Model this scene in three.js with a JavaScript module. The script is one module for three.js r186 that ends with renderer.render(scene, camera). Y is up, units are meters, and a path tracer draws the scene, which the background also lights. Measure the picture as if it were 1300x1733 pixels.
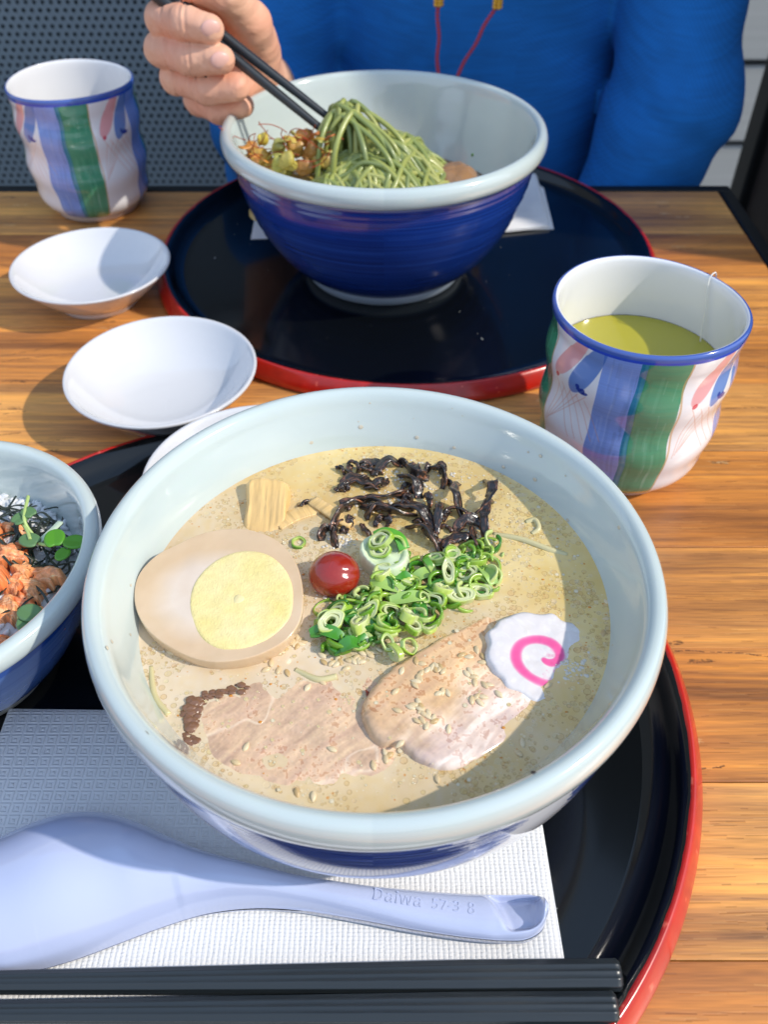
import * as THREE from 'three';
import { MarchingCubes } from 'three/addons/objects/MarchingCubes.js';
import { mergeGeometries, mergeVertices } from 'three/addons/utils/BufferGeometryUtils.js';
import { RoundedBoxGeometry } from 'three/addons/geometries/RoundedBoxGeometry.js';
import { FontLoader } from 'three/addons/loaders/FontLoader.js';
import { TextGeometry } from 'three/addons/geometries/TextGeometry.js';

// ------------------------------------------------------------------ camera, sky, sun, exposure
const scene = new THREE.Scene();
const PITCH = 44.3 * Math.PI / 180, FPX = 1450, EYE = 0.30;     // table top is y = 0
const camera = new THREE.PerspectiveCamera(61.73, 769 / 1024, 0.02, 60);
camera.position.set(0, EYE, 0);
camera.rotation.set(-PITCH, 0, 0);
camera.focus = 0.31;
camera.userData.fStop = 14;
scene.add(camera);
const renderer = new THREE.WebGLRenderer({ antialias: true });
renderer.toneMapping = THREE.LinearToneMapping;
renderer.toneMappingExposure = 1.06;
renderer.shadowMap.enabled = true;
const SUN_AZ = 16 * Math.PI / 180, SUN_EL = 40 * Math.PI / 180;  // from the right, slightly on the camera's side
const sunDir = new THREE.Vector3(Math.cos(SUN_AZ) * Math.cos(SUN_EL), Math.sin(SUN_EL), Math.sin(SUN_AZ) * Math.cos(SUN_EL));
{
  const W = 256, H = 128, d = new Float32Array(W * H * 4), v = new THREE.Vector3();
  const zen = [0.36, 0.54, 0.86], hor = [0.84, 0.91, 1.0];
  for (let j = 0; j < H; j++) for (let i = 0; i < W; i++) {
    const el = ((j + .5) / H - .5) * Math.PI, az = ((i + .5) / W - .5) * 2 * Math.PI;
    v.set(Math.cos(el) * Math.cos(az), Math.sin(el), Math.cos(el) * Math.sin(az));
    const t = Math.pow(Math.max(0, v.y), .55), g = Math.pow(Math.max(0, v.dot(sunDir)), 8) * .35;
    for (let k = 0; k < 3; k++) d[(j * W + i) * 4 + k] = ((hor[k] * (1 - t) + zen[k] * t) + g * [1, .95, .85][k]) * (v.y < 0 ? .55 : 1) * 1.12;
    d[(j * W + i) * 4 + 3] = 1;
  }
  const sky = new THREE.DataTexture(d, W, H, THREE.RGBAFormat, THREE.FloatType);
  sky.mapping = THREE.EquirectangularReflectionMapping; sky.magFilter = sky.minFilter = THREE.LinearFilter; sky.needsUpdate = true;
  scene.background = sky; scene.environment = sky;
}
const sun = new THREE.DirectionalLight(new THREE.Color(1, .93, .82), 3.4);
sun.position.copy(sunDir).multiplyScalar(4).add(new THREE.Vector3(0, 0, -.4)); sun.target.position.set(0, 0, -.4);
sun.castShadow = true; sun.shadow.mapSize.set(2048, 2048); sun.shadow.radius = 2;
Object.assign(sun.shadow.camera, { left: -1.6, right: 1.6, top: 1.6, bottom: -1.6, near: .1, far: 9 });
scene.add(sun, sun.target);

// ------------------------------------------------------------------ helpers
function rng(seed) { let a = seed >>> 0; return () => { a = (a + 0x6D2B79F5) | 0; let t = Math.imul(a ^ (a >>> 15), 1 | a); t = (t + Math.imul(t ^ (t >>> 7), 61 | t)) ^ t; return ((t ^ (t >>> 14)) >>> 0) / 4294967296; }; }
const R = rng(77);
const ru = (a, b, r = R) => a + (b - a) * r();
const V = (x, y, z) => new THREE.Vector3(x, y, z);
const C = Math.cos(PITCH), S = Math.sin(PITCH);
function ray(px, py) { const x = (px - 650) / FPX, y = -(py - 866.5) / FPX; return [x, y * C - S, -C - y * S]; }
function at(px, py, h) { const d = ray(px, py), t = (h - EYE) / d[1]; return V(d[0] * t, h, d[2] * t); }      // photo pixel -> point on the plane y = h
function atZ(px, py, z) { const d = ray(px, py), t = z / d[2]; return V(d[0] * t, EYE + d[1] * t, z); }
function hash(x, y, s) { let n = Math.imul(x, 374761393) + Math.imul(y, 668265263) + Math.imul(s, 1442695041); n = Math.imul(n ^ (n >>> 13), 1274126177); return ((n ^ (n >>> 16)) >>> 0) / 4294967296; }
function vn(x, y, s = 1) { const xi = Math.floor(x), yi = Math.floor(y), fx = x - xi, fy = y - yi, u = fx * fx * (3 - 2 * fx), v = fy * fy * (3 - 2 * fy); return (hash(xi, yi, s) * (1 - u) + hash(xi + 1, yi, s) * u) * (1 - v) + (hash(xi, yi + 1, s) * (1 - u) + hash(xi + 1, yi + 1, s) * u) * v; }
function fbm(x, y, s = 1, o = 4) { let a = .5, t = 0, n = 0; for (let i = 0; i < o; i++) { t += a * vn(x, y, s + i); n += a; a *= .5; x *= 2.03; y *= 2.03; } return t / n; }
const names = {};
function numbered(n) { const k = names[n] = (names[n] ?? -1) + 1; return k ? n + '_' + String(k).padStart(3, '0') : n; }
function shade(o) { o.traverse(c => { if (c.isMesh) c.castShadow = c.receiveShadow = true; }); return o; }
function thing(name, label, category, p = [0, 0, 0], group) { const o = new THREE.Group(); o.name = numbered(name); o.position.set(...(p.isVector3 ? p.toArray() : p)); o.userData = { label, category }; if (group) o.userData.group = group; scene.add(o); return o; }
function part(name, geo, mat, parent) {         // geo in world coordinates, parents unrotated
  const off = V(0, 0, 0); for (let q = parent; q && q !== scene; q = q.parent) off.add(q.position);
  geo.translate(-off.x, -off.y, -off.z); const m = new THREE.Mesh(geo, mat); m.name = name; m.castShadow = m.receiveShadow = true; parent.add(m); return m;
}
function single(name, geo, mat, label, category, group) {    // a thing that is one mesh, origin at its base
  geo.computeBoundingBox(); const b = geo.boundingBox, p = V((b.min.x + b.max.x) / 2, b.min.y, (b.min.z + b.max.z) / 2);
  geo.translate(-p.x, -p.y, -p.z); const m = new THREE.Mesh(geo, mat); m.position.copy(p); m.name = numbered(name); m.castShadow = m.receiveShadow = true; m.userData = { label, category }; if (group) m.userData.group = group; scene.add(m); return m;
}
function structure(m) { m.userData.kind = 'structure'; delete m.userData.category; return m; }
function canvas(w, h) { const c = document.createElement('canvas'); c.width = w; c.height = h; return [c, c.getContext('2d')]; }
function tex(c, srgb = true, wrap = true) { const t = new THREE.CanvasTexture(c); if (srgb) t.colorSpace = THREE.SRGBColorSpace; if (wrap) t.wrapS = t.wrapT = THREE.RepeatWrapping; t.anisotropy = 8; return t; }
function pixels(w, h, fn, srgb = true) {         // fn(u, v, out) with v up, values 0..255
  const d = new Uint8Array(w * h * 4), o = [0, 0, 0];
  for (let j = 0; j < h; j++) for (let i = 0; i < w; i++) { fn((i + .5) / w, (j + .5) / h, o); const k = (j * w + i) * 4; for (let q = 0; q < 3; q++) d[k + q] = Math.max(0, Math.min(255, o[q])); d[k + 3] = 255; }
  const t = new THREE.DataTexture(d, w, h); t.magFilter = THREE.LinearFilter; t.minFilter = THREE.LinearMipmapLinearFilter; t.generateMipmaps = true; t.wrapS = t.wrapT = THREE.RepeatWrapping; if (srgb) t.colorSpace = THREE.SRGBColorSpace; t.needsUpdate = true; return t;
}
const std = (o) => new THREE.MeshStandardMaterial(o), phy = (o) => new THREE.MeshPhysicalMaterial(o);
const lin = (r, g, b) => new THREE.Color().setRGB(r, g, b);
function spline(pts, n, closed = false) { return new THREE.CatmullRomCurve3(pts.map(p => V(p[0], p[1], p[2] ?? 0)), closed, 'centripetal').getPoints(n); }
// surface of revolution about (cx, cz); profile [[r, y], ...] already sampled; u = turn, v = arc length
function lathe(prof, cx, y0, cz, seg = 128, warp) {
  const n = prof.length, L = [0]; for (let i = 1; i < n; i++) L.push(L[i - 1] + Math.hypot(prof[i][0] - prof[i - 1][0], prof[i][1] - prof[i - 1][1]));
  const pos = [], uv = [], idx = [];
  for (let i = 0; i < n; i++) for (let j = 0; j <= seg; j++) {
    const a = j / seg * 2 * Math.PI; let r = prof[i][0], y = prof[i][1]; if (warp) [r, y] = warp(r, y, a);
    pos.push(cx + r * Math.sin(a), y0 + y, cz + r * Math.cos(a)); uv.push(j / seg, L[i] / L[n - 1]);   // a = 0 faces +z, grows towards +x
  }
  for (let i = 0; i < n - 1; i++) for (let j = 0; j < seg; j++) { const a = i * (seg + 1) + j, b = a + 1, c = a + seg + 1, d = c + 1; idx.push(a, b, d, a, d, c); }
  const g = new THREE.BufferGeometry(); g.setAttribute('position', new THREE.Float32BufferAttribute(pos, 3)); g.setAttribute('uv', new THREE.Float32BufferAttribute(uv, 2)); g.setIndex(idx);
  g.computeVertexNormals();
  const N = g.attributes.normal; for (let i = 0; i < n; i++) { const a = i * (seg + 1), b = a + seg; const x = N.getX(a) + N.getX(b), y = N.getY(a) + N.getY(b), z = N.getZ(a) + N.getZ(b), l = Math.hypot(x, y, z) || 1; N.setXYZ(a, x / l, y / l, z / l); N.setXYZ(b, x / l, y / l, z / l); }
  return g;
}
const prof = (pts, n = 60) => spline(pts, n).map(p => [Math.max(0, p.x), p.y]);
// sweep of a closed section along a curve; sect(t) -> [[a, b], ...] in normal / binormal
function sweep(curve, sect, segs, upHint = V(0, 1, 0), caps = true, uvLen = 1) {
  const pos = [], uv = [], idx = []; let m = 0; const T = V(0, 0, 0), B = V(0, 0, 0), N = V(0, 0, 0);
  for (let i = 0; i <= segs; i++) {
    const t = i / segs, p = curve.getPointAt(t); curve.getTangentAt(t, T); B.crossVectors(T, upHint).normalize(); N.crossVectors(B, T).normalize();
    const s = sect(t); m = s.length;
    for (let k = 0; k <= m; k++) { const [a, b] = s[k % m]; pos.push(p.x + B.x * a + N.x * b, p.y + B.y * a + N.y * b, p.z + B.z * a + N.z * b); uv.push(t * uvLen, k / m); }
  }
  const w = m + 1;
  for (let i = 0; i < segs; i++) for (let k = 0; k < m; k++) { const a = i * w + k; idx.push(a, a + 1, a + w + 1, a, a + w + 1, a + w); }
  if (caps) for (const i of [0, segs]) { const c = pos.length / 3; let x = 0, y = 0, z = 0; for (let k = 0; k < m; k++) { const q = (i * w + k) * 3; x += pos[q]; y += pos[q + 1]; z += pos[q + 2]; } pos.push(x / m, y / m, z / m); uv.push(i ? uvLen : 0, .5); for (let k = 0; k < m; k++) i ? idx.push(c, i * w + k, i * w + k + 1) : idx.push(c, k + 1, k); }
  const g = new THREE.BufferGeometry(); g.setAttribute('position', new THREE.Float32BufferAttribute(pos, 3)); g.setAttribute('uv', new THREE.Float32BufferAttribute(uv, 2)); g.setIndex(idx); g.computeVertexNormals(); return g;
}
const curveOf = (pts) => new THREE.CatmullRomCurve3(pts.map(p => p.isVector3 ? p : V(...p)), false, 'centripetal');
const ringSect = (r, n = 8) => Array.from({ length: n }, (_, k) => [r * Math.cos(k / n * 6.28319), r * Math.sin(k / n * 6.28319)]);
// a rounded slab over a star-shaped outline: top(x, z, s) with s = 0 centre .. 1 edge, sides down to bot
function slab(outline, top, bot, rings = 14, uvScale = 1, edge = .12) {
  const n = outline.length; let cx = 0, cz = 0; for (const p of outline) { cx += p[0] / n; cz += p[1] / n; }
  const pos = [], uv = [], idx = []; let mx = 0; for (const p of outline) mx = Math.max(mx, Math.hypot(p[0] - cx, p[1] - cz));
  const rows = []; for (let i = 0; i <= rings; i++) { const t = i / rings; rows.push(t < .8 ? t / .8 * (1 - edge) : 1 - edge + edge * Math.sin((t - .8) / .2 * Math.PI / 2)); }
  for (let i = 0; i <= rings + 1; i++) for (let k = 0; k <= n; k++) {
    const s = rows[Math.min(i, rings)], p = outline[k % n], x = cx + (p[0] - cx) * s, z = cz + (p[1] - cz) * s;
    let y; if (i > rings) y = bot; else { const e = Math.max(0, (s - (1 - edge)) / edge), yt = top(x, z, s); y = bot + (yt - bot) * (.35 + .65 * Math.sqrt(Math.max(0, 1 - e * e))); }
    pos.push(x, y, z); uv.push((x - cx) / mx * .5 * uvScale + .5, -(z - cz) / mx * .5 * uvScale + .5);
  }
  const w = n + 1; for (let i = 0; i <= rings; i++) for (let k = 0; k < n; k++) { const a = i * w + k; idx.push(a, a + w + 1, a + 1, a, a + w, a + w + 1); }
  const c = pos.length / 3; pos.push(cx, bot, cz); uv.push(.5, .5); const o = (rings + 1) * w; for (let k = 0; k < n; k++) idx.push(c, o + k + 1, o + k);
  let g = new THREE.BufferGeometry(); g.setAttribute('position', new THREE.Float32BufferAttribute(pos, 3)); g.setAttribute('uv', new THREE.Float32BufferAttribute(uv, 2)); g.setIndex(idx);
  // orient outwards
  g.computeVertexNormals(); let up = 0; for (let k = 0; k < n; k++) up += g.attributes.normal.getY(3 * w + k); if (up < 0) { const I = g.index.array; for (let i = 0; i < I.length; i += 3) { const t = I[i]; I[i] = I[i + 1]; I[i + 1] = t; } g.computeVertexNormals(); }
  return g;
}
function outlinePx(pts, h, n = 72, jit = 0, r = R) { return new THREE.CatmullRomCurve3(pts.map(([x, y]) => at(x, y, h)), true, 'centripetal').getPoints(n).slice(0, n).map(p => [p.x + ru(-jit, jit, r), p.z + ru(-jit, jit, r)]); }
// smooth union of tapered capsules, meshed
function sdCap(p, a, b, ra, rb) { const bx = b[0] - a[0], by = b[1] - a[1], bz = b[2] - a[2], px = p[0] - a[0], py = p[1] - a[1], pz = p[2] - a[2]; const t = Math.max(0, Math.min(1, (px * bx + py * by + pz * bz) / (bx * bx + by * by + bz * bz + 1e-12))); return Math.hypot(px - bx * t, py - by * t, pz - bz * t) - (ra + (rb - ra) * t); }
const smin = (a, b, k) => { const h = Math.max(0, k - Math.abs(a - b)) / k; return Math.min(a, b) - h * h * k * .25; };
function meshField(sd, c, half, res) {
  const mc = new MarchingCubes(res, new THREE.MeshBasicMaterial(), false, false, 400000); mc.isolation = 0; const h = res / 2; const p = [0, 0, 0];
  for (let k = 0; k < res; k++) for (let j = 0; j < res; j++) for (let i = 0; i < res; i++) { p[0] = c[0] + (i - h) / h * half; p[1] = c[1] + (j - h) / h * half; p[2] = c[2] + (k - h) / h * half; mc.field[i + j * res + k * res * res] = -sd(p); }
  mc.update(); const n = mc.count; const pos = new Float32Array(n * 3);
  for (let i = 0; i < n; i++) for (let q = 0; q < 3; q++) pos[i * 3 + q] = c[q] + mc.positionArray[i * 3 + q] * half;
  let g = new THREE.BufferGeometry(); g.setAttribute('position', new THREE.BufferAttribute(pos, 3)); g = mergeVertices(g, 1e-6);
  const P = g.attributes.position, N = new Float32Array(P.count * 3), e = half / res * .7;
  for (let i = 0; i < P.count; i++) { const x = P.getX(i), y = P.getY(i), z = P.getZ(i); const gx = sd([x + e, y, z]) - sd([x - e, y, z]), gy = sd([x, y + e, z]) - sd([x, y - e, z]), gz = sd([x, y, z + e]) - sd([x, y, z - e]), l = Math.hypot(gx, gy, gz) || 1; N[i * 3] = gx / l; N[i * 3 + 1] = gy / l; N[i * 3 + 2] = gz / l; }
  g.setAttribute('normal', new THREE.BufferAttribute(N, 3));
  // winding to match the normals
  const I = g.index.array; for (let i = 0; i < I.length; i += 3) { const a = I[i], b = I[i + 1], d = I[i + 2]; const ab = V(P.getX(b) - P.getX(a), P.getY(b) - P.getY(a), P.getZ(b) - P.getZ(a)), ad = V(P.getX(d) - P.getX(a), P.getY(d) - P.getY(a), P.getZ(d) - P.getZ(a)); if (ab.cross(ad).dot(V(N[a * 3], N[a * 3 + 1], N[a * 3 + 2])) < 0) { I[i + 1] = d; I[i + 2] = b; } }
  const uv = new Float32Array(P.count * 2); for (let i = 0; i < P.count; i++) { uv[i * 2] = P.getX(i) * 5 + P.getZ(i) * 2; uv[i * 2 + 1] = P.getY(i) * 5 + P.getZ(i) * 1.5; }
  g.setAttribute('uv', new THREE.BufferAttribute(uv, 2)); return g;
}
function vcol(g, fn) { const P = g.attributes.position, c = new Float32Array(P.count * 3), o = [0, 0, 0]; for (let i = 0; i < P.count; i++) { fn(P.getX(i), P.getY(i), P.getZ(i), o, i); c.set(o, i * 3); } g.setAttribute('color', new THREE.BufferAttribute(c, 3)); return g; }

// ------------------------------------------------------------------ setting: ground, wall, screens, table
const GY = -0.74;
{
  const t = pixels(512, 512, (u, v, o) => { const n = fbm(u * 24, v * 24, 3, 5), m = fbm(u * 90, v * 90, 9, 2); const k = 62 + 40 * n + 22 * (m - .5); o[0] = k; o[1] = k * 1.0; o[2] = k * .98; });
  t.repeat.set(20, 20);
  const g = new THREE.PlaneGeometry(60, 60); g.rotateX(-Math.PI / 2); const m = new THREE.Mesh(g, std({ map: t, roughness: .9 })); m.position.y = GY; m.name = 'ground'; m.userData = { kind: 'structure', label: 'dark grey paved ground under the table' }; m.receiveShadow = true; scene.add(m);
}
{ // pale siding wall behind the diner, one mesh per board
  const w = thing('siding_wall', 'pale grey wall of horizontal boards behind the blue-shirted person', 'wall', [.3, GY, -1.62]);
  const t = pixels(256, 64, (u, v, o) => { const k = 168 + 16 * (fbm(u * 8, v * 30, 21, 3) - .5); o[0] = k; o[1] = k * 1.01; o[2] = k * 1.0; });
  const m = std({ map: t, roughness: .75 });
  part('backing', new THREE.BoxGeometry(5, 3.6, .06).translate(.3, GY + 1.8, -1.66), std({ color: 0x3a3d3f, roughness: .9 }), w);
  for (let k = 0; k < 26; k++) { const g = new RoundedBoxGeometry(5, .128, .022, 2, .004); g.rotateX(-.05); g.translate(.3, GY + .075 + k * .138, -1.62); part('board', g, m, w); }
}
{ // dark panel with a black steel post to the right of the diner
  const p = thing('dark_screen', 'dark brown screen panel with black steel posts beside the person', 'screen', [.49, GY, -.85]);
  const t = pixels(256, 256, (u, v, o) => { const k = 40 + 18 * fbm(u * 40, v * 3, 33, 3); o[0] = k * 1.1; o[1] = k * .9; o[2] = k * .82; });
  part('panel', new RoundedBoxGeometry(.03, 2.3, .57, 2, .004).translate(.50, GY + 1.17, -.825), std({ map: t, roughness: .7 }), p);
  for (const z of [-1.125, -.525]) part('post', new RoundedBoxGeometry(.045, 2.4, .045, 2, .004).translate(.495, GY + 1.2, z), std({ color: 0x15181a, roughness: .45, metalness: .3 }), p);
  for (const y of [.03, 2.33]) part('rail', new RoundedBoxGeometry(.028, .04, .55, 2, .003).translate(.5, GY + y, -.825), std({ color: 0x15181a, roughness: .45 }), p);
}
{ // perforated metal screen behind the table
  const s = thing('perforated_screen', 'dark grey perforated metal screen behind the striped empty cup', 'screen', [-.35, GY, -1.06]);
  const pitch = .0092, x0 = -.82, x1 = .0, y0 = GY + .06, y1 = .34, zc = -1.06, th = .0012; const pos = [], idx = [];
  const ang = Array.from({ length: 6 }, (_, k) => (k + .5) / 6 * 2 * Math.PI), ro = pitch / Math.sqrt(3), ri = pitch * .27; let row = 0;
  for (let y = y0; y < y1; y += ro * 1.5, row++) for (let x = x0 + (row % 2) * pitch / 2; x < x1; x += pitch) {
    const b = pos.length / 3;
    for (const a of ang) pos.push(x + ro * Math.cos(a), y + ro * Math.sin(a), zc + th); for (const a of ang) pos.push(x + ri * Math.cos(a), y + ri * Math.sin(a), zc + th); for (const a of ang) pos.push(x + ri * Math.cos(a), y + ri * Math.sin(a), zc - th);
    for (let k = 0; k < 6; k++) { const n = (k + 1) % 6; idx.push(b + k, b + n, b + 6 + n, b + k, b + 6 + n, b + 6 + k, b + 6 + k, b + 6 + n, b + 12 + n, b + 6 + k, b + 12 + n, b + 12 + k); }
  }
  let g = new THREE.BufferGeometry(); g.setAttribute('position', new THREE.Float32BufferAttribute(pos, 3)); g.setIndex(idx); g = g.toNonIndexed(); g.computeVertexNormals();
  const mt = std({ color: 0x7d8a91, roughness: .6, metalness: .2 });
  part('perforated_sheet', g, mt, s);
  part('backing_panel', new THREE.BoxGeometry(x1 - x0, y1 - y0, .006).translate((x0 + x1) / 2, (y0 + y1) / 2, zc - .03), std({ color: 0x2b3134, roughness: .8 }), s);
  for (const x of [x0 - .01, x1 + .01]) part('frame_post', new RoundedBoxGeometry(.028, 1.12, .028, 2, .005).translate(x, GY + .56, zc), mt, s);
  for (const y of [y0 - .02, y1 + .01]) part('frame_rail', new RoundedBoxGeometry(x1 - x0, .026, .026, 2, .005).translate((x0 + x1) / 2, y, zc), mt, s);
}
{ // ------- table of varnished planks with a black edge
  const tb = thing('wooden_table', 'varnished orange-brown plank table with thin black metal edge', 'table', [-.2, GY, -.2]);
  const woods = [0, 1, 2, 3].map(s => {
    const r = rng(500 + s), W = 2048, H = 256, [c, x] = canvas(W, H), [cb, b] = canvas(W, H);
    const base = [[202, 136, 70], [192, 124, 61], [208, 145, 78], [186, 118, 57]][s];
    x.fillStyle = `rgb(${base})`; x.fillRect(0, 0, W, H); b.fillStyle = '#aaa'; b.fillRect(0, 0, W, H);
    const id = x.getImageData(0, 0, W, H), D = id.data;
    for (let j = 0; j < H; j++) for (let i = 0; i < W; i++) {
      const warp = 18 * fbm(i / 420, j / 90, 40 + s, 3), n = fbm(i / 300, (j + warp) / 7, 60 + s, 4) - .5, big = fbm(i / 500, j / 60, 80 + s, 3) - .5, fine = vn(i / 26, j / 1.3, 90 + s) - .5;
      const k = (j * W + i) * 4, f = 1 + n * .44 + big * .62 + fine * .14; D[k] = base[0] * Math.min(1.25, f); D[k + 1] = base[1] * f * (1 + big * .08); D[k + 2] = base[2] * f * (1 - n * .3);
    }
    x.putImageData(id, 0, 0);
    for (let k = 0; k < 900; k++) { const X = r() * W, Y = r() * H, L = 8 + 46 * r(); x.strokeStyle = `rgba(${60 + 30 * r()},${30 + 16 * r()},12,${.08 + .24 * r()})`; x.lineWidth = .6 + .9 * r(); x.beginPath(); x.moveTo(X, Y); x.lineTo(X + L, Y + (r() - .5) * 3); x.stroke(); b.strokeStyle = 'rgba(40,40,40,.5)'; b.lineWidth = 1; b.beginPath(); b.moveTo(X, Y); b.lineTo(X + L, Y); b.stroke(); }
    for (let k = 0; k < 500; k++) { const X = r() * W, Y = r() * H, L = 10 + 60 * r(); x.strokeStyle = `rgba(240,190,120,${.08 + .2 * r()})`; x.lineWidth = .6 + 1 * r(); x.beginPath(); x.moveTo(X, Y); x.lineTo(X + L, Y + (r() - .5) * 3); x.stroke(); }
    for (let k = 0; k < 7; k++) { // cathedral grain lines made of broken pores
      let X = r() * W, Y = r() * H, a = (r() - .5) * .9; x.strokeStyle = 'rgba(60,34,16,.55)'; b.strokeStyle = 'rgba(10,10,10,.7)';
      for (let q = 0; q < 60 + 90 * r(); q++) { const nx = X + 5 * Math.cos(a), ny = Y + 4 * Math.sin(a); if (r() < .72) { x.lineWidth = .8 + 1.3 * r(); x.beginPath(); x.moveTo(X, Y); x.lineTo(nx + 2, ny + (r() - .5) * 3); x.stroke(); b.lineWidth = 1.4; b.beginPath(); b.moveTo(X, Y); b.lineTo(nx, ny); b.stroke(); } X = nx; Y = ny; a += (r() - .5) * .14; }
    }
    for (let k = 0; k < 22; k++) { const X = r() * W, Y = r() * H; for (let q = 0; q < 26; q++) { x.fillStyle = `rgba(${k % 3 ? '235,205,165' : '50,32,20'},${.12 + .2 * r()})`; x.beginPath(); x.ellipse(X + (r() - .5) * 34, Y + (r() - .5) * 7, 1 + 4 * r(), .6 + 1.4 * r(), 0, 0, 7); x.fill(); } }
    return phy({ map: tex(c), bumpMap: tex(cb, false), bumpScale: .0003, roughness: .42, clearcoat: .25, clearcoatRoughness: .3 });
  });
  const x0 = -.78, x1 = .272; const edges = [.345, .28, .215, .152, .088, .026, -.036, -.098, -.161, -.2235, -.2835, -.355, -.4165, -.4785, -.5415, -.606, -.681];
  for (let k = 0; k < edges.length - 1; k++) {
    const zb = edges[k + 1] + .00012, zf = edges[k] - .00012, d = zf - zb, g = new RoundedBoxGeometry(x1 - x0, .022, d, 2, .0004); g.translate((x0 + x1) / 2, -.0112 + .0002 * (k % 3 - 1), (zb + zf) / 2);
    const P = g.attributes.position, U = g.attributes.uv, off = ru(0, 1), flip = k % 2 ? -1 : 1; for (let i = 0; i < P.count; i++) U.setXY(i, flip * P.getX(i) / .62 + off, (P.getZ(i) - zb) / .075 + .04 + P.getY(i) * 3);
    part('plank', g, woods[(k * 3 + 1) % 4], tb);
  }
  const bk = std({ color: 0x17191a, roughness: .5, metalness: .4 });
  part('edge_trim', new RoundedBoxGeometry(x1 - x0 + .012, .03, .010, 2, .002).translate((x0 + x1) / 2 + .006, -.0145, -.6868), bk, tb);
  part('edge_trim', new RoundedBoxGeometry(.011, .03, 1.03, 2, .002).translate(.2786, -.0145, -.166), bk, tb);
  for (const x of [-.72, .23]) for (const z of [-.63, .28]) part('leg', new RoundedBoxGeometry(.045, -GY - .03, .045, 2, .004).translate(x, (GY - .024) / 2 - .004, z), bk, tb);
}

// ------------------------------------------------------------------ lacquer trays
function tray(label, cx, cz) {
  const t = thing('round_tray', label, 'tray', [cx, 0, cz], 'black lacquer trays with red edges'); const r = rng(cz * -1000 | 0);
  const lac = phy({ color: lin(.003, .004, .0045), roughness: .13, clearcoat: .3, clearcoatRoughness: .06, specularIntensity: .7 });
  part('tray_floor', lathe([[.0001, .0035], [.05, .0035], [.1, .0035], [.14, .0035], ...prof([[.1500, .0035], [.1545, .0044], [.1585, .0066], [.1612, .0092], [.1632, .0110], [.1648, .0117], [.1658, .0119]], 24)], cx, 0, cz, 240, (a, y, th) => [1.03 * a + (a > .1645 ? .0009 * (vn(th * 46, 1, 5) - .5) + .0012 * Math.max(0, vn(th * 16, 3, 8) - .6) : 0), y]), lac, t);
  const red = pixels(1024, 64, (u, v, o) => { const n = fbm(u * 160, v * 6, 71, 3), w = fbm(u * 420, v * 5, 72, 2); const f = .9 + .2 * (n - .5); o[0] = 202 * f; o[1] = 30 * f; o[2] = 12 * f; if (w > .82) { o[0] = 214; o[1] = 90; o[2] = 70; } });
  part('rim_edge', lathe(prof([[.1652, .01170], [.1660, .0121], [.1668, .0121], [.1677, .0114], [.1692, .0092], [.1706, .0066], [.1714, .0044], [.1716, .0026], [.1708, .0009], [.1690, .0002], [.150, .0002]], 40), cx, 0, cz, 240, (a, y) => [a * 1.03, y]), phy({ map: red, roughness: .3, clearcoat: .5, clearcoatRoughness: .15 }), t);
  const specks = []; for (let k = 0; k < 60; k++) { const a = r() * 6.283, q = Math.sqrt(r()) * .145, s = ru(.00012, .00032, r), l = r() < .12 ? 6 : 1; const g = new THREE.BoxGeometry(s * l, s * .5, s); g.rotateY(r() * 3); g.translate(cx + q * Math.sin(a), 0.0037, cz + q * Math.cos(a)); specks.push(g); }
  const sp = part('dust_specks', mergeGeometries(specks), std({ color: 0xd8d8d4, roughness: .9 }), t); sp.userData.kind = 'stuff';
  return t;
}
const NT = [-.0532, -.1970], FT = [.0165, -.5700];
tray('round black lacquer tray with red edge under the near soup bowl, napkin and spoon', ...NT);
tray('round black lacquer tray with red edge under the bowl of green noodles', ...FT);
const TF = .0037;                                   // tray floor

// ------------------------------------------------------------------ bowls
const glazeBump = pixels(256, 256, (u, v, o) => { const k = 128 + 60 * (fbm(u * 14, v * 14, 301, 3) - .5); o[0] = o[1] = o[2] = k; }, false);
const glazeMap = pixels(512, 512, (u, v, o) => { const n = fbm(u * 10, v * 6, 311, 4) - .5; o[0] = 194 + 22 * n; o[1] = 205 + 18 * n; o[2] = 202 + 14 * n; const s = vn(u * 300, v * 150, 312); if (s > .9965) { o[0] *= .55; o[1] *= .5; o[2] *= .45; } });
const glaze = phy({ map: glazeMap, roughness: .12, clearcoat: .8, clearcoatRoughness: .05, bumpMap: glazeBump, bumpScale: .0004 });
const footMat = std({ color: 0xb9b3a6, roughness: .8 });
function brush(x, W, H, u0, u1, v0, v1, col, r, n = 160) { // horizontal brush stroke with ragged ends, v measured from the foot
  for (let k = 0; k < n; k++) { const f = (k + r()) / n, y = H - (v0 + (v1 - v0) * f) * H, a = u0 + (r() * .02) + .012 * Math.abs(f - .5), b = u1 - r() * .025 - .05 * Math.abs(f - .5); const q = .78 + .44 * r(); x.strokeStyle = `rgba(${col[0] * q | 0},${col[1] * q | 0},${col[2] * q | 0},${.5 + .4 * r()})`; x.lineWidth = H * (v1 - v0) / n * 2.6; x.beginPath(); x.moveTo(a * W, y + (r() - .5) * 3); x.lineTo(b * W, y + (r() - .5) * 5); x.stroke(); }
}
function wavy(a0, a1) { return (r, y, th) => [r * (1 + a0 * Math.sin(2 * th + 1) + a1 * Math.sin(3 * th)), y + .0006 * Math.sin(2 * th + .4)]; }
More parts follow.
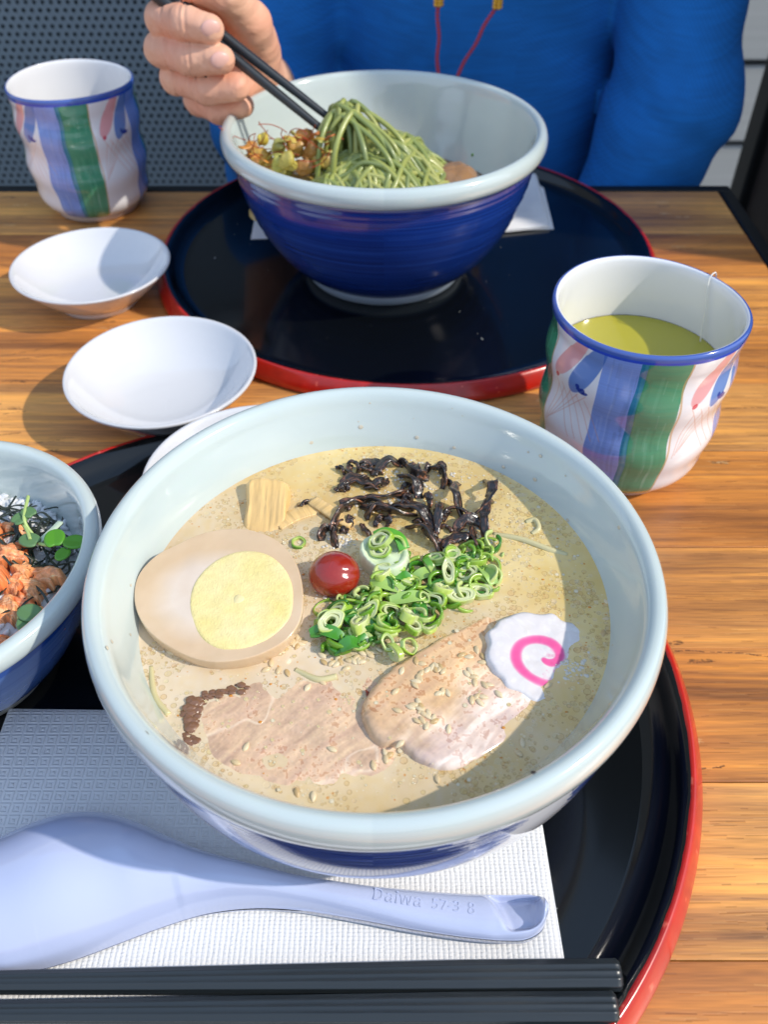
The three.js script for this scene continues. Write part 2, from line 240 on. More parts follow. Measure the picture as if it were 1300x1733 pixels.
// near soup bowl: white with blue brush strokes
const NB = [-.003, -.195];
{
  const b = thing('ramen_bowl', 'thick-rimmed white bowl with blue brush strokes holding creamy soup and half egg', 'bowl', [NB[0], TF, NB[1]]);
  const W = 2048, H = 512, [c, x] = canvas(W, H), r = rng(61); x.fillStyle = '#dfe4ea'; x.fillRect(0, 0, W, H);
  for (let k = 0; k < 500; k++) { x.fillStyle = `rgba(170,185,215,${.03 * r()})`; x.fillRect(r() * W, r() * H, 300 * r(), 3); }
  const blue = [20, 42, 116]; const stroke = (d0, d1, v0, v1) => { const a = ((d0 + 360) % 360) / 360, e = a + (d1 - d0) / 360; brush(x, W, H, a, e, v0, v1, blue, r); if (e > 1) brush(x, W, H, a - 1, e - 1, v0, v1, blue, r); };
  stroke(-28, 24, .66, .972); stroke(16, 30, .84, .985); stroke(36, 108, .30, .985); stroke(120, 170, .5, .95); stroke(185, 240, .45, .95); stroke(250, 300, .4, .95); stroke(-62, -30, .84, .985);
  part('outer_wall', lathe(prof([[.0500, .006], [.0575, .0088], [.0700, .0160], [.0812, .0265], [.0885, .0395], [.0921, .0530], [.0934, .0650], [.0936, .0722]], 40), NB[0], TF, NB[1], 160, wavy(.002, .001)), phy({ map: tex(c), roughness: .12, clearcoat: .8, clearcoatRoughness: .05 }), b);
  part('rim_and_inside', lathe(prof([[.0936, .0722], [.0946, .0726], [.0959, .0742], [.0967, .0770], [.0968, .0802], [.0962, .0834], [.0948, .0856], [.0926, .0862], [.0908, .0853], [.0894, .0834], [.0878, .0795], [.0847, .0725], [.0812, .0643], [.0765, .054], [.069, .040], [.057, .025], [.040, .016], [.0001, .012]], 90), NB[0], TF, NB[1], 160, wavy(.002, .001)), glaze, b);
  part('foot_ring', lathe([[.0001, .004], [.042, .004], [.044, .0002], [.0485, .0002], [.0500, .006]], NB[0], TF, NB[1], 96), footMat, b);
}
{
  const b = scene.getObjectByName('ramen_bowl'), r = rng(640), W = [[.0812, .0643], [.0847, .0725], [.0878, .0795], [.0894, .0834], [.0908, .0853]], gs = [];
  for (let k = 0; k < 40; k++) { const f = Math.pow(r(), 1.7) * 3.6, i = Math.floor(f), t = f - i, q = W[i][0] * (1 - t) + W[i + 1][0] * t, y = W[i][1] * (1 - t) + W[i + 1][1] * t, a = r() * 6.283, s = ru(.0002, .0008, r) * (r() < .12 ? 1.9 : 1), g = new THREE.SphereGeometry(s, 10, 6); g.scale(1.2, 1, .12); g.rotateX(-.42); g.rotateY(a + Math.PI); g.translate(NB[0] + (q - .0001) * Math.sin(a), TF + y, NB[1] + (q - .0001) * Math.cos(a)); gs.push(g); }
  const m = part('soup_splashes', mergeGeometries(gs), phy({ color: lin(.58, .52, .40), roughness: .1, clearcoat: 1 }), b); m.userData.kind = 'stuff';
  const p = at(903, 1307, .089), sp = new THREE.SphereGeometry(.0006, 10, 6); sp.scale(1.3, .4, .8); sp.translate(p.x, .0890, p.z); part('dark_speck', sp, std({ color: 0x2a211c, roughness: .6 }), b);
}
// far bowl: deep cobalt
const FB = [.0, -.551];
{
  const b = thing('noodle_bowl', 'deep cobalt blue bowl with white rim holding green noodles', 'bowl', [FB[0], TF, FB[1]]);
  const W = 2048, H = 512, [c, x] = canvas(W, H), r = rng(62); x.fillStyle = '#17398c'; x.fillRect(0, 0, W, H);
  for (let k = 0; k < 520; k++) { const y = r() * H, X = r() * W, L = 300 + 1200 * r(), q = r(); x.fillStyle = q < .5 ? `rgba(10,26,84,${.05 + .16 * r()})` : `rgba(52,96,190,${.04 + .14 * r()})`; x.fillRect(X, y, L, 1.5 + 8 * r()); if (X + L > W) x.fillRect(0, y, X + L - W, 3); }
  x.fillStyle = 'rgba(150,180,220,.7)'; x.fillRect(0, H - 8, W, 8); x.fillStyle = 'rgba(168,176,206,.55)'; x.fillRect(0, 0, W, 10);
  part('outer_wall', lathe(prof([[.0545, .006], [.0600, .010], [.0715, .0215], [.0830, .0390], [.0905, .0570], [.0948, .0740], [.0965, .0855]], 44), FB[0], TF, FB[1], 160, (a, y, th) => [a * (1 + .0015 * Math.sin(2 * th)) + .00022 * Math.sin(y * 1500), y]), phy({ map: tex(c), roughness: .14, clearcoat: .8, clearcoatRoughness: .05 }), b);
  part('rim_and_inside', lathe(prof([[.0965, .0855], [.0985, .0858], [.1008, .0874], [.1020, .0905], [.1018, .0942], [.1002, .0970], [.0975, .0980], [.0952, .0968], [.0938, .0935], [.092, .086], [.089, .074], [.083, .056], [.072, .036], [.056, .02], [.03, .013], [.0001, .012]], 80), FB[0], TF, FB[1], 160), glaze, b);
  part('foot_ring', lathe([[.0001, .004], [.047, .004], [.049, .0002], [.053, .0002], [.0545, .006]], FB[0], TF, FB[1], 96), std({ color: 0xa9b6c4, roughness: .5 }), b);
}
// small bowl on the left
const LB = [-.172, -.213];
{
  const b = thing('rice_bowl', 'smaller blue bowl with white rim holding rice and salmon flakes', 'bowl', [LB[0], TF, LB[1]]);
  const W = 1024, H = 256, [c, x] = canvas(W, H), r = rng(63); x.fillStyle = '#4a6ba8'; x.fillRect(0, 0, W, H);
  for (let k = 0; k < 300; k++) { x.fillStyle = r() < .5 ? `rgba(24,56,130,${.2 * r()})` : `rgba(140,165,205,${.2 * r()})`; x.fillRect(r() * W, r() * H, 100 + 300 * r(), 1 + 5 * r()); }
  x.fillStyle = 'rgba(20,66,150,.85)'; x.fillRect(0, 0, W, 26);
  part('outer_wall', lathe(prof([[.0330, .006], [.038, .010], [.047, .021], [.0545, .035], [.0592, .049], [.0610, .0575]], 36), LB[0], TF, LB[1], 120), phy({ map: tex(c), roughness: .15, clearcoat: .7, clearcoatRoughness: .06 }), b);
  part('rim_and_inside', lathe(prof([[.0610, .0575], [.0625, .058], [.0648, .0595], [.0663, .0622], [.0664, .0652], [.0652, .0675], [.0630, .0683], [.0608, .0675], [.0595, .065], [.0584, .060], [.056, .05], [.05, .035], [.038, .02], [.02, .013], [.0001, .012]], 70), LB[0], TF, LB[1], 120), glaze, b);
  part('foot_ring', lathe([[.0001, .004], [.028, .004], [.029, .0002], [.032, .0002], [.0330, .006]], LB[0], TF, LB[1], 80), footMat, b);
}

// ------------------------------------------------------------------ small dishes
const dishMat = phy({ color: lin(.67, .67, .685), roughness: .14, clearcoat: .8, clearcoatRoughness: .05, bumpMap: glazeBump, bumpScale: .0003 });
function dish(label, cx, y, cz, Rr = .054, hs = 1) {
  const d = thing('sauce_dish', label, 'dish', [cx, y, cz], 'small white sauce dishes'); const k = Rr / .054;
  part('dish_body', lathe(prof([[.0001, .0035], [.026, .0035], [.0295, .0042], [.0365, .0100], [.0438, .0175], [.0498, .0245], [.0530, .0285], [.0541, .0302], [.0539, .0313], [.0526, .0315], [.0514, .0305], [.0484, .0262], [.0436, .0205], [.0374, .0150], [.0304, .0110], [.0226, .0085], [.012, .0071], [.0001, .0066]].map(p => [p[0] * k, p[1] * hs]), 64), cx, y, cz, 120, (r, yy, a) => [r * (1 + .006 * Math.sin(2 * a + cx * 40)), yy]), dishMat, d);
  part('foot_ring', lathe([[.0255 * k, .0036 * hs], [.0260 * k, .0002], [.0282 * k, .0002], [.0292 * k, .0042 * hs]], cx, y, cz, 72), dishMat, d);
}
dish('small white dish by the striped empty cup, partly shaded by the blue bowl', -.1915, 0, -.5130, .0508, .84);
dish('small white dish on bare wood between the two trays', -.1225, 0, -.3915, .0525, .92);
dish('small white dish tucked behind the soup bowl on the near tray', -.060, TF, -.298, .052);

// ------------------------------------------------------------------ painted tea cups
const cupTex = (() => {
  const W = 2048, H = 1024, [c, x] = canvas(W, H), r = rng(99); x.fillStyle = '#efedee'; x.fillRect(0, 0, W, H);
  const wobble = (k, y) => 4 * Math.sin(y / 130 + k) + 2 * Math.sin(y / 41 + k * 2);
  function band(x0, w, col, a, streak) { for (let y = 0; y < H; y += 4) { const q = .97 + .06 * r(), X = x0 + wobble(x0 * .01, y); x.fillStyle = `rgba(${col[0] * q | 0},${col[1] * q | 0},${col[2] * q | 0},${a * (.9 + .14 * fbm(y / 160, x0, 7, 2))})`; x.fillRect(X, y, w, 4.5); }
    for (let k = 0; k < streak; k++) { const X = x0 + r() * w, y = r() * H, L = 60 + 240 * r(), wv = 3 + 10 * r(); x.fillStyle = r() < .5 ? `rgba(255,255,255,${.04 + .08 * r()})` : `rgba(${col[0] * .6 | 0},${col[1] * .6 | 0},${col[2] * .6 | 0},${.05 + .1 * r()})`; x.save(); x.beginPath(); x.rect(x0 - 20, 0, w + 40, H); x.clip(); for (let q = 0; q < L; q += 6) x.fillRect(X + wobble(x0 * .01, y + q), y + q, wv, 6.5); x.restore(); } }
  function petal(px, py, rot, L, w, col, a) { for (let k = 0; k < 26; k++) { x.save(); x.translate(px, py); x.rotate(rot + (r() - .5) * .05); x.fillStyle = `rgba(${col},${a})`; x.beginPath(); x.moveTo(-w * .4, -L * .5); x.bezierCurveTo(-w, 0, -w * .9, L * .55, 0, L * .62); x.bezierCurveTo(w * .9, L * .5, w * .9, 0, w * .45, -L * .5); x.fill(); x.restore(); } }
  for (let g = 0; g < 5; g++) { const o = g * 512;
    band(o + 62, 132, [116, 148, 222], .88, 40); band(o + 186, 26, [20, 112, 140], .8, 4); band(o + 208, 138, [58, 142, 100], .9, 40); band(o + 345, 7, [206, 160, 110], .7, 0);
    x.strokeStyle = 'rgba(214,150,130,.42)'; x.lineWidth = 4; for (let k = 0; k < 5; k++) { x.beginPath(); x.moveTo(o - 120 + k * 36, 300 + 10 * k); x.lineTo(o - 10 + k * 30, 610 - 14 * k); x.stroke(); x.beginPath(); x.moveTo(o + 30 - k * 34, 310 + 8 * k); x.lineTo(o - 110 - k * 8, 560 + 16 * k); x.stroke(); }
    petal(o - 60, 130, .36, 270, 46, '216,104,118', .030); petal(o + 16, 150, .26, 300, 52, '66,100,190', .05);
    x.fillStyle = 'rgba(206,40,60,.7)'; x.beginPath(); x.ellipse(o - 112, 286, 10, 16, .3, 0, 7); x.fill(); x.fillStyle = 'rgba(24,44,140,.75)'; for (let k = 0; k < 5; k++) { x.beginPath(); x.ellipse(o - 8 + k * 8, 268 + 14 * k % 30, 9, 14, k, 0, 7); x.fill(); }
  }
  for (let k = 0; k < 240; k++) { x.fillStyle = `rgba(${40 + 20 * r()},${70 + 20 * r()},${180 + 25 * r()},.55)`; x.fillRect(r() * W - 60, 0, 160, 10 + 8 * r()); }
  return tex(c);
})();
const cupOut = phy({ map: cupTex, roughness: .12, clearcoat: .8, clearcoatRoughness: .05 }), cupIn = phy({ color: lin(.76, .76, .77), roughness: .14, clearcoat: .7, clearcoatRoughness: .06 }), cupBlue = phy({ color: lin(.06, .12, .42), roughness: .15, clearcoat: .8, clearcoatRoughness: .05 });
function cup(label, cx, cz, turn) {
  const t = thing('tea_cup', label, 'cup', [cx, 0, cz], 'striped ceramic tea cups');
  const wv = (r, y, a) => [r * 1.05 * (1 + .004 * Math.sin(2 * a + 1)) + (y > .006 ? 0.0010 * Math.sin(y * 215 + .7 * Math.sin(a * 2 + 1)) * Math.min(1, (y - .006) / .02) * Math.min(1, Math.max(0, (.093 - y) / .012)) : 0), y + (y > .085 ? .0008 * Math.sin(2 * a + .6) : 0)];
  const go = lathe(prof([[.0305, .0040], [.0345, .0070], [.0385, .0130], [.0408, .022], [.0416, .035], [.0418, .05], [.0420, .065], [.0424, .08], [.0430, .0905]], 60), cx, 0, cz, 140, wv); const U = go.attributes.uv; for (let i = 0; i < U.count; i++) U.setX(i, U.getX(i) + turn);
  part('painted_wall', go, cupOut, t);
  part('rim_line', lathe(prof([[.0430, .0905], [.0430, .0922], [.0424, .0931], [.0416, .0932]], 12), cx, 0, cz, 140, wv), cupBlue, t);
  part('inside', lathe(prof([[.0416, .0932], [.0408, .0927], [.0402, .091], [.0398, .08], [.0394, .06], [.039, .04], [.037, .02], [.03, .01], [.0001, .008]], 40), cx, 0, cz, 120, (r, y, a) => [r * 1.05 * (1 + .004 * Math.sin(2 * a + 1)), y + (y > .085 ? .0008 * Math.sin(2 * a + .6) : 0)]), cupIn, t);
  part('foot_ring', lathe([[.0001, .003], [.025, .003], [.026, .0002], [.0295 * 1.05, .0002], [.0305 * 1.05, .0040]], cx, 0, cz, 72), std({ color: 0xcdbfb4, roughness: .8 }), t);
}
const C2 = [.1235, -.350], C1 = [-.226, -.656];
const facing = (p) => Math.atan2(-p[0], -p[1]);              // turn (about y, from +z) that looks at the camera
const greenU = 277 / 512 / 4;                                // centre of a green stripe
cup('wavy striped tea cup filled with green tea', ...C2, greenU - (facing(C2) + .33) / (2 * Math.PI));
cup('wavy striped tea cup, empty, in front of the perforated screen', ...C1, greenU - (facing(C1) - .05) / (2 * Math.PI));
single('green_tea', lathe([[.0001, .0600], [.0001, .0615], [.02, .0615], [.036, .0615], [.0405, .0617], [.0412, .0620], [.0410, .0600], [.0001, .0600]], C2[0], 0, C2[1], 96), phy({ color: lin(.40, .35, .012), roughness: .03, clearcoat: .6 }), 'olive-yellow green tea inside the striped cup', 'tea');
single('teabag_string', sweep(((p0, p1) => { const d = V(p0.x - C2[0], 0, p0.z - C2[1]).normalize(), rim = V(C2[0] + d.x * .0446, .0944, C2[1] + d.z * .0446), inn = V(C2[0] + d.x * .0415, .0925, C2[1] + d.z * .0415), out = (k, y) => V(C2[0] + d.x * k, y, C2[1] + d.z * k); return curveOf([p1, p1.clone().lerp(inn, .5), inn, rim, out(.0468, .091), out(.0470, .075), out(.0470, .055)]); })(at(1205, 466, .0935), at(1186, 578, .0620)), () => ringSect(.00035, 5), 40), std({ color: 0xe9e6dc, roughness: .8 }), 'thin white teabag string hanging over the cup rim', 'string');

// ------------------------------------------------------------------ paper napkins
const napBump = (() => { const W = 1024, H = 1024, [c, x] = canvas(W, H); const id = x.createImageData(W, H), D = id.data; for (let j = 0; j < H; j++) for (let i = 0; i < W; i++) { const k = (j * W + i) * 4, n = vn(i / 5, j / 5, 401) * 30, rib = 60 * Math.pow(Math.abs(Math.sin(i / 1024 * Math.PI * 72 + .5 * vn(i / 40, j / 30, 5))), .8) + 46 * Math.abs(Math.sin(j / 1024 * Math.PI * 100 + vn(i / 12, j / 40, 6))); D[k] = D[k + 1] = D[k + 2] = 60 + rib + n; D[k + 3] = 255; } x.putImageData(id, 0, 0); return tex(c, false); })();
const napDia = (() => { const W = 512, H = 512, [c, x] = canvas(W, H); x.fillStyle = '#777'; x.fillRect(0, 0, W, H); x.strokeStyle = '#e8e8e8'; x.lineWidth = 5; const n = 16, s = W / n; for (let j = -1; j <= n; j++) for (let i = -1; i <= n; i++) { x.strokeRect(i * s + 5, j * s + 5, s - 10, s - 10); x.fillStyle = '#fff'; x.fillRect(i * s + s * .4, j * s + s * .4, s * .22, s * .22); } return tex(c, false); })();
const napMat = std({ color: lin(.80, .79, .78), roughness: .95, bumpMap: napBump, bumpScale: .0008 });
const napMat2 = std({ color: lin(.80, .79, .78), roughness: .95, bumpMap: napDia, bumpScale: .0005 });
function sheet(c0, c1, c2, c3, y, th, nx, nz, uvm, amp) { // quad of paper, corners counter-clockwise from back left, with real thickness
  const pos = [], uv = [], idx = []; for (let l = 0; l < 2; l++) for (let j = 0; j <= nz; j++) for (let i = 0; i <= nx; i++) { const u = i / nx, v = j / nz, x = (c0[0] * (1 - u) + c1[0] * u) * (1 - v) + (c3[0] * (1 - u) + c2[0] * u) * v, z = (c0[1] * (1 - u) + c1[1] * u) * (1 - v) + (c3[1] * (1 - u) + c2[1] * u) * v; const e = Math.min(1, Math.min(u, 1 - u) * nx / 1.5, Math.min(v, 1 - v) * nz / 1.5); pos.push(x, l ? y : y + th * (.35 + .65 * Math.sqrt(e)) + amp * fbm(x * 60, z * 60, 17, 2) * e, z); uv.push(x / uvm, -z / uvm); }
  const w = nx + 1, o = w * (nz + 1); for (let j = 0; j < nz; j++) for (let i = 0; i < nx; i++) { const a = j * w + i; idx.push(a, a + w, a + 1, a + 1, a + w, a + w + 1, o + a, o + a + 1, o + a + w, o + a + 1, o + a + w + 1, o + a + w); }
  const side = (a, b) => idx.push(a, b, o + a, b, o + b, o + a); for (let i = 0; i < nx; i++) { side(i + 1, i); side(nz * w + i, nz * w + i + 1); } for (let j = 0; j < nz; j++) { side(j * w, (j + 1) * w); side((j + 1) * w + nx, j * w + nx); }
  let g = new THREE.BufferGeometry(); g.setAttribute('position', new THREE.Float32BufferAttribute(pos, 3)); g.setAttribute('uv', new THREE.Float32BufferAttribute(uv, 2)); g.setIndex(idx); g = g.toNonIndexed(); g.computeVertexNormals(); const vtx = mergeVertices(g); vtx.computeVertexNormals(); return vtx;
}
{
  const n = thing('paper_napkin', 'white embossed paper napkin under the spoon and soup bowl', 'napkin', [-.06, TF, -.11]);
  part('ribbed_layer', sheet([-.150, -.1515], [.0570, -.1470], [.0592, -.058], [-.150, -.058], TF, .0007, 90, 40, .125, .0003), napMat, n);
  part('diamond_layer', sheet([-.150, -.190], [-.02, -.188], [-.035, -.133], [-.150, -.135], TF + .0009, .0006, 60, 30, .075, .0004), napMat2, n);
}
{
  const p = at(860, 402, TF), q = at(938, 388, TF), r1 = at(915, 296, TF), l = at(424, 405, TF), l2 = at(430, 372, TF);
  const n = thing('paper_napkin', 'folded white paper napkin sticking out beneath the blue noodle bowl', 'napkin', [.05, TF, FT[1]]);
  part('folded_sheet', sheet([l2.x, l2.z - .01], [r1.x, r1.z], [q.x, q.z], [l.x, l.z], TF, .0004, 60, 16, .125, .0002), napMat, n);
  part('fold', sheet([.075, r1.z + .006], [r1.x - .004, r1.z + .004], [q.x - .003, q.z - .001], [.072, p.z - .003], TF + .0007, .0052, 24, 12, .125, .0022), napMat, n);
}

// ------------------------------------------------------------------ soup and its toppings
const SY = .0680;                                   // broth level
const [brothMap, brothBump] = (() => {
  const W = 2048, [c, x] = canvas(W, W), [cb, y] = canvas(W, W), id = x.createImageData(W, W), D = id.data, r = rng(17);
  for (let j = 0; j < W; j++) for (let i = 0; i < W; i++) { const u = i / W, v = j / W, a = fbm(u * 8, v * 8, 501, 4), b = fbm(u * 3.2 + 5, v * 3.2, 511, 2), f = vn(u * 90, v * 90, 521); const pale = Math.max(0, Math.min(1, (b - .42) * 4)), k = (j * W + i) * 4; D[k] = 238 + 40 * (a - .5) - 2 * pale; D[k + 1] = 208 + 54 * (a - .5) + 5 * pale + 4 * (f - .5); D[k + 2] = 150 + 44 * (a - .5) + 40 * (b - .5) + 20 * pale + 14 * (f - .5) + 28 * (a - .5); D[k + 3] = 255; }
  x.putImageData(id, 0, 0); y.fillStyle = '#808080'; y.fillRect(0, 0, W, W);
  for (let k = 0; k < 15000; k++) { // fat droplets and foam bubbles with thin rims
    const X = r() * W, Y = r() * W; if (fbm(X / 170, Y / 170, 541, 3) < .33 + .24 * r()) continue; const q = 2.5 + 12 * Math.pow(r(), 2.6), foam = r() < .4;
    x.fillStyle = foam ? `rgba(${226 + 16 * r()},${206 + 14 * r()},${164 + 20 * r()},.30)` : `rgba(${206 + 18 * r()},${162 + 20 * r()},${88 + 26 * r()},.26)`; x.beginPath(); x.arc(X, Y, q, 0, 7); x.fill(); x.strokeStyle = foam ? `rgba(244,228,192,${.3 + .3 * r()})` : `rgba(${150 + 26 * r()},${112 + 20 * r()},64,${.28 + .3 * r()})`; x.lineWidth = 1.5; x.stroke();
    y.fillStyle = foam ? 'rgba(230,230,230,.5)' : 'rgba(190,190,190,.4)'; y.beginPath(); y.arc(X, Y, q, 0, 7); y.fill(); y.strokeStyle = 'rgba(30,30,30,.5)'; y.lineWidth = 2; y.stroke();
  }
  for (let k = 0; k < 900; k++) { const X = r() * W, Y = r() * W; x.fillStyle = r() < .4 ? `rgba(216,116,24,${.3 + .4 * r()})` : `rgba(255,244,214,${.2 + .3 * r()})`; x.beginPath(); x.ellipse(X, Y, 2 + 4 * r(), 2 + 4 * r(), 0, 0, 7); x.fill(); }
  return [tex(c, true, false), tex(cb, false, false)];
})();
const broth = thing('creamy_broth', 'creamy beige broth with oil droplets and bubbles in the near bowl', 'soup', [NB[0], SY - .03, NB[1]]);
{
  const flat = (g, amp) => { const P = g.attributes.position, U = g.attributes.uv; for (let i = 0; i < P.count; i++) { const x = P.getX(i), z = P.getZ(i); U.setXY(i, (x - NB[0]) / .17 + .5, -(z - NB[1]) / .17 + .5); if (Math.hypot(x - NB[0], z - NB[1]) < .079) P.setY(i, P.getY(i) + amp * (fbm(x * 70, z * 70, 9, 3) - .5)); } g.computeVertexNormals(); return g; };
  const ringsR = [.0001, .01, .02, .03, .04, .05, .06, .068, .074];
  part('broth_surface', flat(lathe([...ringsR.map(q => [q, SY]), [.0785, SY + .0001], [.0808, SY + .0004], [.0822, SY + .0010]], NB[0], 0, NB[1], 128), .0006), phy({ map: brothMap, bumpMap: brothBump, bumpScale: .00035, roughness: .12, clearcoat: .7, clearcoatRoughness: .04, transparent: true, opacity: .80 }), broth);
  part('broth_depth', flat(lathe([...ringsR.map(q => [q, SY - .0048]), [.0790, SY - .0048]], NB[0], 0, NB[1], 96), 0), std({ map: brothMap, roughness: .6 }), broth);
}
// outlines of what floats (photo pixels), used to keep droplets and seeds on the right height
const inPoly = (x, y, P) => { let c = false; for (let i = 0, j = P.length - 1; i < P.length; j = i++) if ((P[i][1] > y) !== (P[j][1] > y) && x < (P[j][0] - P[i][0]) * (y - P[i][1]) / (P[j][1] - P[i][1]) + P[i][0]) c = !c; return c; };
const pork1Px = [[310, 1215], [318, 1188], [345, 1172], [400, 1150], [470, 1118], [550, 1100], [625, 1108], [668, 1150], [690, 1220], [690, 1290], [650, 1332], [560, 1345], [470, 1338], [385, 1312], [330, 1270]];
const pork2Px = [[611, 1215], [616, 1180], [648, 1140], [720, 1090], [800, 1045], [870, 1010], [930, 1000], [985, 1030], [1000, 1100], [960, 1170], [900, 1225], [830, 1270], [770, 1300], [715, 1292], [672, 1262], [640, 1258]];
const eggPx = [[225, 1010], [232, 972], [262, 942], [300, 925], [350, 908], [410, 905], [465, 922], [500, 958], [513, 1005], [508, 1050], [485, 1080], [440, 1102], [380, 1112], [330, 1106], [275, 1080], [240, 1048]];
const p2a = at(640, 1200, SY + .004), p2b = at(960, 1120, SY);
const porkTop2 = (x, z) => { const ux = p2b.x - p2a.x, uz = p2b.z - p2a.z, l2 = ux * ux + uz * uz, t = ((x - p2a.x) * ux + (z - p2a.z) * uz) / l2, q = ((x - p2a.x) * -uz + (z - p2a.z) * ux) / Math.sqrt(l2); return SY + .0032 - .0042 * Math.max(-.2, t) - .055 * Math.max(0, q - .004) + .0016 * (fbm(x * 90, z * 90, 33, 3) - .5); };
const porkTop1 = (x, z) => SY + .0002 + .0018 * (fbm(x * 60 + 3, z * 60, 37, 4) - .5);
function topAt(px, py) { if (inPoly(px, py, pork2Px)) { const p = at(px, py, SY + .003); p.y = Math.max(SY, porkTop2(p.x, p.z)); return p; } if (inPoly(px, py, pork1Px)) { const p = at(px, py, SY + .0016); p.y = Math.max(SY, porkTop1(p.x, p.z)); return p; } return at(px, py, SY); }
{ // pork
  function meat(seed, base, strip) { return pixels(768, 768, (u, v, o) => {
    const wx = u + .08 * (fbm(u * 4, v * 4, seed + 31, 2) - .5), wy = v + .08 * (fbm(u * 4 + 9, v * 4, seed + 33, 2) - .5), n = fbm(wx * 9, wy * 9, seed, 4), s = fbm(wx * 5 + wy * 5, (wy - wx) * 34, seed + 5, 3), f = fbm(u * 90, v * 90, seed + 9, 2), seam = Math.abs(fbm(wx * 3.2, wy * 3.2, seed + 17, 3) - .5), fat = Math.max(0, 1 - seam / .022);
    const k = 1 + .26 * (n - .5) + .10 * (f - .5) + .20 * (s - .5); o[0] = base[0] * k; o[1] = base[1] * k * (1 + .05 * (s - .5)); o[2] = base[2] * k; o[0] += fat * 22; o[1] += fat * 30; o[2] += fat * 32; if (f > .66 && n > .5) { o[0] -= 26; o[1] -= 34; o[2] -= 34; } if (strip) strip(u, v, n, s, o); }); }
  const wet = (map) => phy({ map, roughness: .26, clearcoat: .5, clearcoatRoughness: .12, bumpMap: pixels(512, 512, (u, v, o) => { o[0] = o[1] = o[2] = 255 * (.55 * fbm(u * 46, v * 46, 661, 3) + .45 * fbm((u + v) * 6, (v - u) * 22, 663, 2)); }, false), bumpScale: .0004 });
  const a = thing('pork_slice', 'pale braised pork slice with charred dark edge sunk in the broth', 'pork slice', at(500, 1230, SY - .004));
  const o1 = outlinePx(pork1Px, SY + .001, 90, .0004);
  part('meat', slab(o1, porkTop1, SY - .0036, 22, 1, .22), wet(meat(601, [220, 184, 152])), a);
  const r = rng(71); const crust = []; for (let k = 0; k < 110; k++) { const t = r(), P = [[318, 1262], [312, 1232], [316, 1205], [325, 1185], [345, 1174], [378, 1168], [408, 1152]], i = Math.min(5, t * 6 | 0), f = t * 6 - i, x = P[i][0] * (1 - f) + P[i + 1][0] * f + ru(-5, 5, r) + 34 * r() * r() * r(), y = P[i][1] * (1 - f) + P[i + 1][1] * f + ru(-5, 5, r), q = at(x, y, SY + .0015); const s = ru(.0004, .0009, r) + .0011 * Math.pow(r(), 3), g = new THREE.IcosahedronGeometry(s, 2); g.scale(1.3, .38, 1); const PP = g.attributes.position; for (let m = 0; m < PP.count; m++) { const d = 1 + .35 * (vn(PP.getX(m) * 1400 + k, PP.getZ(m) * 1400, 3) - .5); PP.setXYZ(m, PP.getX(m) * d, PP.getY(m) * d, PP.getZ(m) * d); } g.computeVertexNormals(); g.translate(q.x, SY - .0002 + .0010 * r(), q.z); crust.push(g); }
  part('charred_crust', mergeGeometries(crust), phy({ color: lin(.21, .10, .05), roughness: .3, clearcoat: .6 }), a);
  const b = thing('pork_slice', 'braised pork slice with amber fat edge and sesame under the fish cake', 'pork slice', at(790, 1160, SY - .004));
  const o2 = outlinePx(pork2Px, SY + .002, 100, .0003);
  part('meat', slab(o2, (x, z) => Math.max(SY - .0035, porkTop2(x, z)), SY - .0046, 18, 1, .08), wet(meat(641, [220, 180, 138], (u, v, n, s, o) => {
    // white muscle patches inside, amber fat towards the long edge
    const d = (u - .5) * .45 + (v - .5) * -.9; const m = Math.max(0, Math.min(1, (d + .02 + .25 * (n - .5)) * 6)); o[0] += m * 6; o[1] += m * 20; o[2] += m * 46; const t = Math.max(0, Math.min(1, (s - .52) * 5)) * m; o[0] += 14 * t; o[1] += 20 * t; o[2] += 26 * t; 
  })), b);
}
